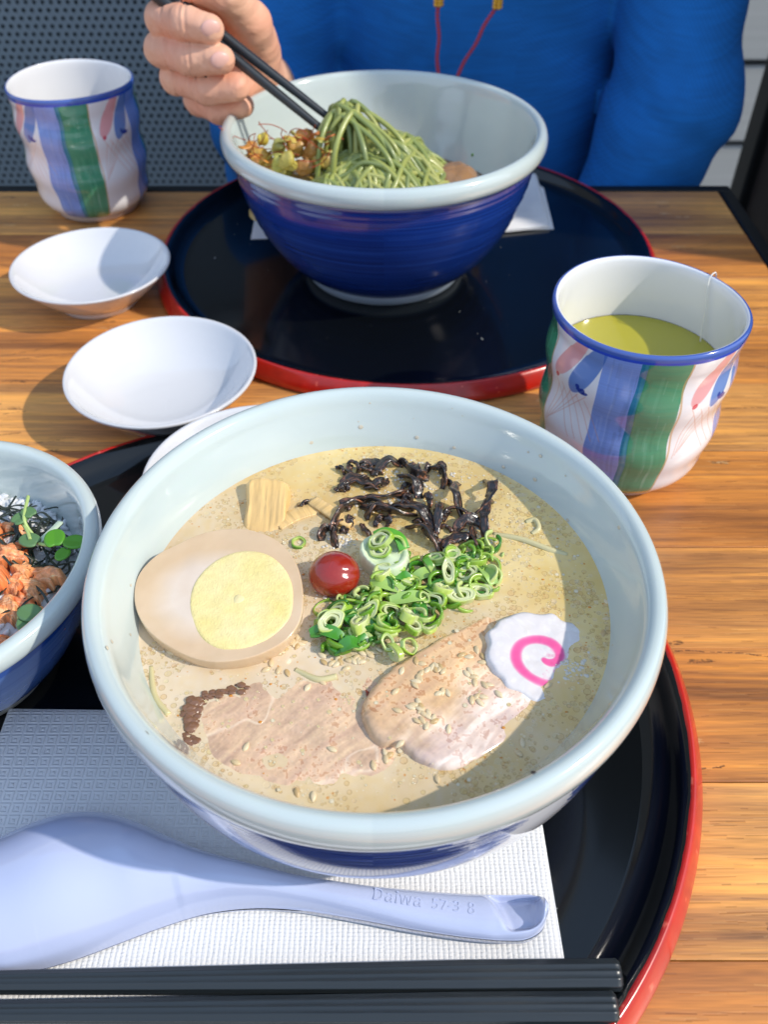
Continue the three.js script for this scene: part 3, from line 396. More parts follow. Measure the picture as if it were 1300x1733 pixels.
{ // half egg, cut face up
  const h = SY + .0075, e = thing('half_egg', 'marinated boiled egg half with tan white and pale yellow yolk', 'egg', at(368, 1010, SY - .012)); const o = outlinePx(eggPx, h, 96); let cx = 0, cz = 0; o.forEach(p => { cx += p[0] / 96; cz += p[1] / 96; });
  const tilt = (x, z) => h + (z - cz) * -.10 + (x - cx) * .06;
  const pos = [], uv = [], idx = [], n = o.length, w = n + 1; const rows = [];
  for (let i = 0; i <= 12; i++) rows.push([.0 + i / 12 * .988, 0]); rows.push([.996, -.00006], [1.001, -.0003], [1.003, -.0008]); for (let i = 1; i <= 14; i++) { const a = i / 14 * Math.PI * .5; rows.push([Math.cos(a) * 1.003, -.0205 * Math.sin(a) - .0009]); }
  for (const [s, dy] of rows) for (let k = 0; k <= n; k++) { const p = o[k % n], x = cx + (p[0] - cx) * s, z = cz + (p[1] - cz) * s; pos.push(x, tilt(x, z) + dy + (dy === 0 ? .0005 * (fbm(x * 140, z * 140, 5, 2) - .5) : 0), z); uv.push((x - cx) / .07 + .5, (z - cz) / .07 + .5); }
  for (let i = 0; i < rows.length - 1; i++) for (let k = 0; k < n; k++) { const a = i * w + k; idx.push(a, a + 1, a + w + 1, a, a + w + 1, a + w); }
  const g = new THREE.BufferGeometry(); g.setAttribute('position', new THREE.Float32BufferAttribute(pos, 3)); g.setAttribute('uv', new THREE.Float32BufferAttribute(uv, 2)); g.setIndex(idx); g.computeVertexNormals(); if (g.attributes.normal.getY(5 * w) < 0) { const I = g.index.array; for (let i = 0; i < I.length; i += 3) { const t = I[i]; I[i] = I[i + 1]; I[i + 1] = t; } g.computeVertexNormals(); }
  const em = pixels(512, 512, (u, v, q) => { const d = Math.hypot(u - .5, (v - .5) * 1.35), m = fbm(u * 6, v * 6, 701, 4), st = fbm(u * 4 + v * 14, v * 3, 705, 3); const t = Math.max(0, Math.min(1, (d - .24 + .12 * (m - .5)) * 7)); const w = .5 * (m - .5) + .3 * (fbm(u * 3 + 2, v * 3, 707, 2) - .5); q[0] = 228 - 10 * t + 26 * w; q[1] = 209 - 22 * t + 38 * w; q[2] = 190 - 40 * t + 48 * w; });
  part('egg_white', g, phy({ map: em, roughness: .26, clearcoat: .6, clearcoatRoughness: .12, bumpMap: glazeBump, bumpScale: .0006 }), e);
  const yo = outlinePx([[317, 1020], [330, 980], [365, 950], [410, 937], [455, 944], [488, 972], [500, 1012], [492, 1050], [460, 1078], [415, 1094], [370, 1094], [335, 1072]], h, 72); const yb = pixels(512, 512, (u, v, q) => { q[0] = q[1] = q[2] = 255 * (.6 * vn(u * 130, v * 130, 711) + .4 * vn(u * 70, v * 70, 712)); }, false);
  const ym = pixels(256, 256, (u, v, q) => { const k = 1 + .08 * (fbm(u * 30, v * 30, 721, 3) - .5), b = fbm(u * 5, v * 5, 725, 3) - .5, e = Math.max(0, Math.hypot(u - .5, v - .5) * 2 - .86) * 4; q[0] = 240 * k + 10 * b - 8 * e; q[1] = 220 * k + 14 * b - 6 * e; q[2] = 150 * k + 40 * b + 10 * e; });
  const yk = part('yolk', slab(yo, (x, z, s) => tilt(x, z) + .0006 - .0003 * s * s, h - .006, 22, 1, .06), phy({ map: ym, clearcoat: .25, clearcoatRoughness: .3, roughness: .5, bumpMap: yb, bumpScale: .00014 }), e);
  part('yolk_core', slab(outlinePx([[392, 1016], [400, 1006], [412, 1008], [418, 1016], [408, 1024], [396, 1024]], h, 20), (x, z, s) => tilt(x, z) + .0010 - .0004 * s, h, 5, 1, .4), std({ color: lin(.84, .70, .36), roughness: .5 }), yk);
}
{ // fish cake with pink swirl
  const f = thing('fish_cake', 'white scalloped fish cake slice with pink swirl', 'fish cake', at(925, 1100, SY - .003)); const c = at(924, 1102, SY + .003); const e = at(842, 1060, SY + .005), rad = .0186; const o = []; for (let k = 0; k < 120; k++) { const a = k / 120 * 2 * Math.PI, q = rad * (1 + (.012 + .022 * vn(a * 2 + 9, 2, 4)) * Math.cos(a * 14 + 1.2 * Math.sin(a * 2)) + .04 * Math.sin(2 * a + 1) + .06 * (vn(a * 5 + 20, 1, 6) - .5)); o.push([c.x + q * Math.cos(a) * 1.05, c.z + q * Math.sin(a) * 1.02]); }
  const top = (x, z) => SY + .0009 - (x - c.x) * .11 - (z - c.z) * .07 + .0007 * (fbm(x * 160, z * 160, 12, 2) - .5);
  const swirl = (() => { const W = 512, [cv, x] = canvas(W, W), r = rng(411); x.fillStyle = '#dfd8d6'; x.fillRect(0, 0, W, W); for (let k = 0; k < 400; k++) { x.fillStyle = `rgba(${k % 2 ? '255,252,250' : '214,200,196'},.10)`; x.beginPath(); x.ellipse(r() * W, r() * W, 4 + 22 * r(), 3 + 10 * r(), r() * 3, 0, 7); x.fill(); }
    for (let p = 0; p < 9; p++) { x.strokeStyle = `rgba(232,84,150,${.055 + .012 * p})`; x.lineCap = 'round'; for (let k = 0; k < 120; k++) { const t = k / 120, at2 = (q) => { const a = 1.9 - q * 8.6, R0 = 18 + 150 * Math.pow(q, .9); return [W * .50 + R0 * 1.06 * Math.cos(a), W * .51 + R0 * .92 * Math.sin(a)]; }, A = at2(t), B = at2(t + 1 / 110); x.lineWidth = (48 - 4.4 * p) * (.55 + .45 * Math.min(1, t * 4)) * (1 + .12 * Math.sin(t * 23)); x.beginPath(); x.moveTo(...A); x.lineTo(...B); x.stroke(); } }
    for (let k = 0; k < 240; k++) { x.fillStyle = `rgba(226,80,140,${.05 + .12 * r()})`; x.beginPath(); x.arc(W * .66 + (r() + r() - 1) * 110, W * .62 + (r() + r() - 1) * 120, 2 + 9 * r(), 0, 7); x.fill(); } return tex(cv, true, false); })();
  part('white_paste', slab(o, (x, z) => top(x, z) + .0004 * (fbm(x * 400, z * 400, 8, 2) - .5), SY - .0045, 14, 1, .1), phy({ map: swirl, roughness: .42, clearcoat: .3, clearcoatRoughness: .2, bumpMap: glazeBump, bumpScale: .0005 }), f);
}
{ // pickled plum
  const p = at(567, 985, SY), g = new THREE.SphereGeometry(.0088, 48, 32), P = g.attributes.position; for (let i = 0; i < P.count; i++) { let x = P.getX(i), y = P.getY(i), z = P.getZ(i); const a = Math.atan2(y, z), cr = Math.exp(-Math.pow((a - .9) / .13, 2)) * Math.max(0, x / .0088 + .3) * .05; const d = 1 - cr + .03 * (fbm(x * 200 + 4, y * 200 + z * 200, 3, 3) - .5); P.setXYZ(i, x * d * 1.04, y * d * .93, z * d * .98); } g.computeVertexNormals(); g.translate(p.x, SY + .0040, p.z);
  single('red_plum', g, phy({ color: lin(.32, .018, .007), roughness: .2, clearcoat: .8, clearcoatRoughness: .1, bumpMap: glazeBump, bumpScale: .0008 }), 'shiny dark red pickled plum beside the spring onions', 'plum');
}
{ // bamboo shoots
  const bm = pixels(128, 128, (u, v, o) => { const k = 1 + .22 * (fbm(u * 34, v * 2.5, 801, 3) - .5); o[0] = 224 * k; o[1] = 186 * k; o[2] = 122 * k; }), m = phy({ map: bm, roughness: .35, clearcoat: .3, bumpMap: bm, bumpScale: .0004 });
  const g = slab(outlinePx([[410, 885], [414, 850], [420, 812], [455, 809], [490, 818], [486, 850], [478, 880], [445, 892]], SY + .004, 48, .0001), (x, z) => SY + .0042 - (z + .245) * .22 + .0002 * Math.sin(x * 2600) + .0010 * (fbm(x * 120, z * 120, 6, 2) - .5), SY - .004, 10, 1, .14); single('bamboo_shoot', g, m, 'blocky pale bamboo shoot piece against the bowl wall', 'bamboo shoot', 'bamboo shoots in the soup');
  single('bamboo_shoot', sweep(curveOf([at(528, 848, SY + .0008), at(552, 862, SY + .0016), at(575, 878, SY + .0014), at(596, 888, SY + .0006)]), () => [[-.0024, -.0012], [.0024, -.0012], [.0022, .0010], [-.0022, .0010]], 20), m, 'thin bamboo shoot strip beside the black fungus', 'bamboo shoot', 'bamboo shoots in the soup');
  single('bamboo_shoot', sweep(curveOf([at(468, 890, SY - .0002), at(500, 872, SY + .0004), at(540, 860, SY - .0001)]), () => [[-.003, -.0014], [.003, -.0014], [.0028, .0009], [-.0028, .0009]], 20), m, 'half-sunk bamboo shoot strip above the egg', 'bamboo shoot', 'bamboo shoots in the soup');
}
{ // black wood ear fungus strips
  const r = rng(811), em = pixels(128, 64, (u, v, o) => { const n = fbm(u * 8, v * 12, 821, 3), b = Math.max(0, n - .52) * 3; o[0] = 36 + 130 * b; o[1] = 29 + 78 * b; o[2] = 27 + 46 * b; }); const m = phy({ map: em, roughness: .34, clearcoat: .5, clearcoatRoughness: .18, bumpMap: glazeBump, bumpScale: .0016 });
  const strips = [ // x, y, heading degrees (photo), length px, curl, lift mm
    [630, 790, 10, 44, 1.2, 1], [600, 805, 70, 40, -1.6, 1], [660, 800, -20, 60, 1.4, 3], [715, 800, 30, 56, -2.2, 3], [735, 815, 80, 50, 1.8, 3], [610, 828, 20, 70, 1.2, 2], [650, 838, -15, 80, -1.0, 3], [690, 830, 60, 60, 1.6, 4], [620, 858, 5, 90, .5, 2], [600, 885, -30, 84, 1.6, 3], [580, 905, -70, 60, 1.5, 2], [660, 865, 10, 100, -.8, 4], [700, 880, 40, 90, .9, 4], [720, 915, 40, 80, .5, 5], [750, 880, 85, 64, -.8, 5], [775, 885, 30, 60, 2, 3], [785, 850, 75, 74, -1.5, 6], [815, 850, 100, 90, 1.3, 6], [830, 880, 95, 80, -1.0, 5], [800, 905, 10, 60, 2.2, 3], [815, 915, 60, 50, -1.6, 2], [560, 905, -40, 40, 1.8, 1], [650, 880, 0, 60, 2.4, 4], [740, 905, 20, 50, -2.0, 3], [516, 856, -30, 20, 1, .6], [780, 925, -10, 60, 1.4, 2], [690, 805, 100, 46, 1.8, 2], [635, 815, -40, 46, -1.8, 3]];
  for (let k = 0; k < 34; k++) strips.push([ru(575, 765, r), ru(788, 905, r), ru(0, 180, r), ru(12, 30, r), ru(-2, 2, r), ru(.6, 3, r)]);
  for (const [x, y, a0, L, curl, lift] of strips) {
    const pts = []; let a = a0 * Math.PI / 180 - curl * .5, X = x - L * .5 * Math.cos(a0 * Math.PI / 180), Y = y - L * .4 * Math.sin(a0 * Math.PI / 180); const ph = r() * 6.28;
    for (let k = 0; k <= 8; k++) { const p = at(X, Y, SY); p.y = SY + .001 * (.4 + lift * Math.sin(k / 8 * Math.PI) * (.8 + .4 * r())) + .0006 * Math.sin(k * 1.3 + ph); pts.push(p); X += L / 8 * Math.cos(a); Y += L / 8 * .8 * Math.sin(a); a += curl / 8 + (r() - .5) * .3; }
    const w = L < 31 ? ru(.0008, .0016, r) : ru(.0014, .0027, r), tw0 = ru(-.9, .9, r), tw1 = ru(-2.2, 2.2, r);
    single('wood_ear_strip', sweep(curveOf(pts), t => { const g = tw0 + tw1 * t, c = Math.cos(g), s = Math.sin(g), ww = w * (.45 + .55 * Math.sqrt(Math.sin(Math.PI * (.06 + .88 * t)))) * (1 + .15 * Math.sin(t * 17 + ph)), th = .00045; return [[-ww, -th], [-ww * .3, -th * 1.6], [ww * .5, -th * .6], [ww, -th], [ww, th], [ww * .4, th * 1.7], [-ww * .4, th * .7], [-ww, th]].map(([p, q]) => [p * c - q * s, p * s + q * c]); }, 26), m, L < 31 ? 'small chopped bit of black wood ear fungus' : Math.abs(curl) > 1.5 ? 'tightly curled black wood ear fungus strip' : 'long gently bent black wood ear fungus strip', 'fungus', 'wood ear fungus strips');
  }
}
{ // sliced spring onion
  const r = rng(901); const bases = [];
  const ringGeo = (ro, ri, h) => { const g = lathe(prof([[ro, 0], [ro * 1.02, h * .5], [ro, h], [ro * .86, h * 1.04], [(ro + ri) * .5, h], [ri, h * .97], [ri * .95, h * .5], [ri, 0], [(ro + ri) * .5, -h * .03], [ro, 0]], 36), 0, 0, 0, 28, (a, y, th) => [a * (1 + .10 * Math.sin(2 * th + ro * 9000) + .04 * Math.sin(5 * th)), y]); return g; };
  const col = (g, ro, ri, tone) => vcol(g, (x, y, z, o) => { const q = Math.hypot(x, z) / ro; const t = q > .97 ? 1 : q > .8 ? .42 : .16; const A = [[.56, .66, .16], [.68, .74, .32], [.74, .75, .44]][tone], B = [[.10, .31, .02], [.32, .53, .04], [.54, .66, .14]][tone]; const j = .9 + .2 * vn(x * 3000, z * 3000 + y * 900, 3); for (let k = 0; k < 3; k++) o[k] = (A[k] * (1 - t) + B[k] * t) * j; });
  const m = phy({ vertexColors: true, roughness: .28, clearcoat: .4, clearcoatRoughness: .15, transmission: .12, thickness: 0 });
  const protos = []; for (let k = 0; k < 9; k++) {
    const ro = [.0036, .0043, .0052, .0058, .0048, .0040, .0032, .0054, .0046][k], ri = ro * [.70, .76, .62, .80, .55, .78, .64, .72, .82][k], h = [.0018, .0026, .0030, .0022, .0042, .0034, .0038, .0020, .0028][k], tone = [0, 1, 2, 1, 2, 0, 1, 2, 1][k]; const gs = [col(ringGeo(ro, ri, h), ro, ri, tone)];
    if (k % 3 !== 0) gs.push(col(ringGeo(ri * .93, ri * .62, h * .92), ro, ri, 2));   // inner layer of the stalk
    const g = mergeGeometries(gs); g.scale(1.16, 1, .86 - .1 * (k % 2)); g.computeVertexNormals(); protos.push(g);
  }
  const spots = [[560, 1050, 2, 6, 20], [548, 1048, 6, 3, 0], [575, 1068, 0, 2, 30], [612, 1058, 4, 5, 75], [585, 1030, 1, 3, 60], [620, 1015, 5, 6, 85], [640, 1040, 0, 5, 40], [655, 1050, 3, 6, 30], [690, 1005, 7, 4, 12], [665, 1000, 1, 4, 30], [700, 1025, 0, 4, 60], [718, 1040, 3, 3, 20], [735, 1015, 8, 4, 30], [755, 985, 1, 3, 50], [760, 970, 4, 4, 60], [790, 970, 7, 2, 10], [805, 1000, 3, 2, 8], [815, 1003, 7, 1, 5], [780, 1010, 2, 2, 15], [700, 985, 0, 4, 45], [725, 960, 5, 5, 70], [650, 975, 4, 5, 70], [675, 965, 6, 6, 40], [690, 1090, 3, 5, 62], [672, 1098, 2, 5, 68], [640, 1075, 0, 3, 30], [610, 1085, 1, 2, 20], [740, 945, 8, 4, 35], [800, 945, 1, 2, 20], [820, 935, 0, 1, 10], [765, 940, 7, 3, 35], [830, 960, 3, 1, 10], [660, 1025, 8, 6, 55], [600, 1040, 5, 4, 45], [715, 1005, 6, 5, 80], [740, 1035, 0, 3, 40], [570, 1035, 8, 4, 35], [590, 1015, 0, 2, 20], [635, 1000, 1, 4, 50], [505, 920, 0, 0, 5], [680, 940, 5, 5, 40], [775, 955, 0, 3, 25], [700, 1060, 1, 4, 35], [655, 1085, 6, 4, 30], [725, 1060, 7, 2, 20], [560, 1070, 5, 2, 30], [622, 1035, 7, 6, 25], [545, 1062, 0, 1, 15], [690, 1045, 4, 5, 70], [750, 1000, 2, 4, 35], [648, 1060, 0, 4, 65]];
  for (const [x, y, k, lift, tl] of spots) {
    const g = protos[k], p = at(x, y, SY + .001 * lift * .8), o = new THREE.Mesh(g, m); o.name = numbered('spring_onion_ring'); o.position.set(p.x, SY + .001 * lift * .58 - .0003, p.z); o.rotation.set(tl / 57 * Math.cos(x), r() * 6.28, tl / 57 * Math.sin(x * 1.7)); o.scale.set(ru(.62, .95, r), ru(.6, 1.0, r), ru(.58, .9, r)); o.castShadow = o.receiveShadow = true;
    o.userData = { label: ['dark green cut', 'mid green cut', 'pale yellow-green cut'][[0, 1, 2, 1, 2, 0, 1, 2, 1][k]] + ' spring onion ring piled on the soup', category: 'spring onion', group: 'sliced spring onion rings' }; scene.add(o);
  }
  // a taller white piece with a coiled green slice on top, and dark green leaf pieces
  const w = thing('spring_onion_stub', 'white spring onion stub topped with stacked green rings', 'spring onion', at(652, 955, SY)), wb = w.position;
  part('white_base', lathe(prof([[.0090, -.002], [.0090, .003], [.0086, .0062], [.0080, .0070], [.0068, .0068], [.0060, .0060], [.003, .006], [.0001, .006]], 40), wb.x, SY, wb.z, 64, (a, y, th) => [a * (1 + .10 * Math.sin(2 * th) + .05 * Math.sin(3 * th + 1) + .012 * Math.sin(22 * th)), y + .0008 * Math.sin(th * 2)]), phy({ color: lin(.66, .74, .48), roughness: .3, clearcoat: .5 }), w);
  [[1, -.0015, .0072, -.001, .5, .3], [3, .0022, .0086, -.0025, .9, -.4], [8, -.001, .0100, -.003, .25, .5]].forEach(([k, dx, dy, dz, rx, rz]) => { const g = protos[k].clone(); g.scale(.86, .9, .86); g.rotateX(rx); g.rotateZ(rz); g.translate(wb.x + dx, SY + dy - .001, wb.z + dz); part('ring_slice', g, m, w); });
  part('green_tip', sweep(curveOf([V(wb.x - .004, SY + .0085, wb.z - .006), V(wb.x, SY + .0098, wb.z - .007), V(wb.x + .005, SY + .0090, wb.z - .005), V(wb.x + .007, SY + .007, wb.z - .001)]), () => [[-.0022, -.0004], [.0022, -.0004], [.002, .0004], [-.002, .0004]], 24), phy({ color: lin(.10, .36, .03), roughness: .3, clearcoat: .5 }), w);
  const leaf = phy({ color: lin(.06, .26, .025), roughness: .3, clearcoat: .5, side: THREE.DoubleSide }), leaf2 = phy({ color: lin(.34, .52, .12), roughness: .3, clearcoat: .5 });
  [[560, 1075, 20, 40, 0], [540, 1072, -10, 30, 0], [600, 1080, 30, 46, 0], [655, 995, 15, 60, 1], [690, 1015, -8, 60, 1], [590, 1045, 60, 40, 0], [640, 1060, -30, 46, 0], [625, 1040, -70, 50, 1], [710, 1035, 80, 50, 0], [735, 1005, 40, 40, 1], [760, 1000, -30, 40, 0], [670, 978, 10, 50, 0], [780, 950, 20, 50, 1], [720, 975, -20, 40, 1], [650, 1000, 5, 46, 0], [590, 1095, -20, 30, 0], [825, 975, 60, 40, 1], [740, 955, 0, 30, 1]].forEach(([x, y, a, L, k]) => {
    const c = Math.cos(a / 57.3), s = Math.sin(a / 57.3), li = ru(1, 4, r) * .001; const pts = [-.5, -.2, .2, .5].map((t, i) => { const p = at(x + L * t * c, y + L * t * s * .8, SY + li); p.y = SY + li + [0, .0012, .0014, -.0003][i] * (r() + .3); return p; });
    single('spring_onion_leaf', sweep(curveOf(pts), t => { const w = .0026 * (.5 + .5 * Math.sin(Math.PI * (.1 + .8 * t))); return [[-w, .0006], [0, -.0006], [w, .0006], [w * .9, .0011], [0, 0], [-w * .9, .0011]]; }, 14, V(.1, 1, .05)), k ? leaf2 : leaf, 'folded strip of spring onion leaf in the soup topping', 'spring onion', 'spring onion leaf strips');
  });
  // cut-open arcs and chopped bits
  const arcM = [[.16, .36, .02], [.36, .54, .07], [.60, .68, .24], [.05, .22, .015]].map(c => phy({ color: lin(...c), roughness: .3, clearcoat: .45, clearcoatRoughness: .15, transmission: .1, thickness: 0 }));
  for (let k = 0; k < 170; k++) {
    const t = r(), cxp = 560 + 260 * t + ru(-25, 25, r), cyp = 1070 - 115 * t + ru(-45, 42, r), lift = ru(.1, 3.6, r) * Math.max(.25, 1 - Math.abs(t - .35) * 1.3), c = at(cxp, cyp, SY + .001 * lift), q = ru(.0022, .0052, r), a0 = r() * 6.28, sp = ru(1.2, 3.6, r), tx = ru(-.7, .7, r), tz = ru(-.7, .7, r), pts = [];
    for (let i = 0; i <= 7; i++) { const a = a0 + sp * i / 7, X = q * Math.cos(a), Z = q * .8 * Math.sin(a); pts.push(V(c.x + X, SY + .001 * lift + .0006 + X * tx + Z * tz, c.z + Z)); }
    const hh = ru(.0007, .0019, r), ww = ru(.0003, .0006, r); single('spring_onion_arc', sweep(curveOf(pts), u => { const e = .6 + .4 * Math.sin(Math.PI * u); return [[-ww, -hh * e], [ww, -hh * e], [ww * 1.1, 0], [ww, hh * e], [-ww, hh * e], [-ww * 1.1, 0]]; }, 14), arcM[k % 4], ['mid green', 'yellow-green', 'pale', 'dark green'][k % 4] + ' curved sliver of cut spring onion in the pile', 'spring onion', 'spring onion slivers');
  }
}
{ // noodles just under the surface
  const m = phy({ color: lin(.62, .54, .28), roughness: .35, clearcoat: .4 });
  [[[835, 905], [880, 912], [930, 930], [960, 940]], [[890, 885], [905, 880], [912, 895], [900, 905]], [[500, 1135], [540, 1150], [570, 1145]], [[255, 1130], [262, 1180], [285, 1210]]].forEach((q) => single('noodle', sweep(curveOf(q.map(([x, y], i) => at(x, y, SY + [-.0007, .0003, .0002, -.0008][i]))), () => ringSect(.0011, 8), 26), m, 'pale wheat noodle breaking the broth surface', 'noodle', 'noodles in the creamy broth'));
}
{ // oil droplets and bubbles (uncountable), seeds
  const r = rng(951), drops = [], bub = [], rings = []; let n = 0;
  while (n < 4200) { const a = r() * 6.283, q = Math.sqrt(r()) * .0785, x = NB[0] + q * Math.cos(a), z = NB[1] + q * Math.sin(a); const Y = EYE - SY, dep = -z * C + Y * S, px = 650 + FPX * x / dep, py = 866.5 - FPX * (-Y * C - z * S) / dep; if (inPoly(px, py, eggPx)) { n++; continue; } n++; const on = inPoly(px, py, pork2Px); if (on && r() < .9) continue; if (inPoly(px, py, pork1Px) && r() < .6) continue; const p = topAt(px, py); const s = .00014 + .0006 * Math.pow(r(), 4); const g = new THREE.SphereGeometry(s, 9, 4, 0, 6.2832, 0, 1.5708); g.scale(1, .20, 1); g.translate(p.x, p.y - .00001, p.z); (r() < .62 ? drops : bub).push(g); if (s > .0003) { const t = new THREE.TorusGeometry(s * 1.04, .00007 + s * .06, 5, 16); t.rotateX(Math.PI / 2); t.translate(p.x, p.y + .00004, p.z); rings.push(t); } }
  const d = part('oil_droplets', mergeGeometries(drops), phy({ color: lin(.68, .52, .26), roughness: .06, clearcoat: 1, clearcoatRoughness: .03 }), broth); d.userData.kind = 'stuff';
  const b = part('bubbles', mergeGeometries(bub), phy({ color: lin(.74, .64, .44), roughness: .05, clearcoat: 1, clearcoatRoughness: .03 }), broth); b.userData.kind = 'stuff';
  const rg = part('bubble_rims', mergeGeometries(rings), phy({ color: lin(.66, .54, .33), roughness: .1, clearcoat: 1 }), broth); rg.userData.kind = 'stuff';
  const foam = []; [[700, 800, 90, 24], [640, 850, 60, 20], [810, 900, 40, 26], [575, 915, 30, 16], [560, 1000, 40, 16], [365, 1100, 120, 14], [700, 830, 60, 40], [970, 1130, 40, 30]].forEach(([cx, cy, w, h]) => { for (let k = 0; k < 70; k++) { const p = at(cx + w * (r() + r() - 1), cy + h * (r() + r() - 1), SY), s = .0003 + .0007 * r() * r(); const g = new THREE.SphereGeometry(s, 8, 4, 0, 6.2832, 0, 1.5708); g.scale(1, .6, 1); g.translate(p.x, SY, p.z); foam.push(g); } });
  const f = part('foam', mergeGeometries(foam), phy({ color: lin(.66, .60, .50), roughness: .08, clearcoat: 1 }), broth); f.userData.kind = 'stuff';
  const ch = []; for (let k = 0; k < 60; k++) { const a = r() * 6.283, q = Math.sqrt(r()) * .076, s = ru(.0003, .0007, r), g = new THREE.SphereGeometry(s, 8, 4); g.scale(1, .35, .8); g.translate(NB[0] + q * Math.cos(a), SY + .0002, NB[1] + q * Math.sin(a)); ch.push(g); }
  const cm = part('chili_oil_spots', mergeGeometries(ch), phy({ color: lin(.62, .24, .02), roughness: .08, clearcoat: 1 }), broth); cm.userData.kind = 'stuff';
  const seedG = lathe(prof([[.0001, 0], [.0005, .0003], [.00085, .0011], [.0009, .0018], [.0006, .0027], [.0002, .0033], [.0001, .0034]], 14), 0, -.0016, 0, 12); seedG.rotateX(Math.PI / 2); seedG.scale(1, .6, 1);
  const sm = [[.66, .50, .28], [.72, .58, .36], [.56, .38, .17]].map(c => phy({ color: lin(...c), roughness: .35, clearcoat: .3 }));
  const seeds = []; const cl = (n, x, y, w, h) => { for (let k = 0; k < n; k++) seeds.push([x + w * (r() + r() - 1), y + h * (r() + r() - 1)]); };
  cl(13, 500, 1085, 22, 16); cl(9, 460, 1115, 34, 26); cl(18, 605, 1110, 66, 22); cl(8, 650, 1095, 30, 18); cl(16, 720, 1140, 56, 46); cl(18, 715, 1210, 52, 44); cl(10, 800, 1120, 36, 40); cl(6, 820, 1170, 40, 30); cl(4, 690, 1275, 60, 20); cl(5, 760, 1020, 50, 20);
  seeds.push([415, 1260], [398, 1287], [562, 1265], [632, 1292], [530, 1348], [502, 1342], [520, 1160], [545, 1150], [885, 1258], [878, 1275], [1027, 1020], [1028, 1048], [1022, 1072], [930, 1152], [290, 1105], [740, 1318], [760, 1230], [470, 1130], [545, 1105], [930, 1080]);
  seeds.forEach(([x, y], i) => { if (inPoly(x, y, eggPx)) return; const p = topAt(x, y), o = new THREE.Mesh(seedG, sm[i % 7 === 0 ? 2 : i % 2]); o.name = numbered('sesame_seed'); o.position.set(p.x, p.y + .00015, p.z); o.rotation.set(ru(-.2, .2, r), r() * 6.28, ru(-.3, .3, r)); o.castShadow = o.receiveShadow = true; o.userData = { label: inPoly(x, y, pork2Px) ? 'toasted sesame seed lying on the amber-edged pork slice' : inPoly(x, y, pork1Px) ? 'toasted sesame seed lying on the charred pork slice' : 'toasted sesame seed floating on bare broth', category: 'sesame seed', group: 'sesame seeds on the soup' }; scene.add(o); });
  const fl = topAt(622, 1172); const fg = slab([[fl.x - .0008, fl.z - .0018], [fl.x + .0006, fl.z - .0006], [fl.x + .0012, fl.z + .0016], [fl.x - .0002, fl.z + .0012]], (x, z) => fl.y + .0012, fl.y - .0004, 4); single('chili_flake', fg, phy({ color: lin(.22, .03, .008), roughness: .3, clearcoat: .5 }), 'dark red chili flake on the pork edge', 'chili flake');
}
console.log('soup done');

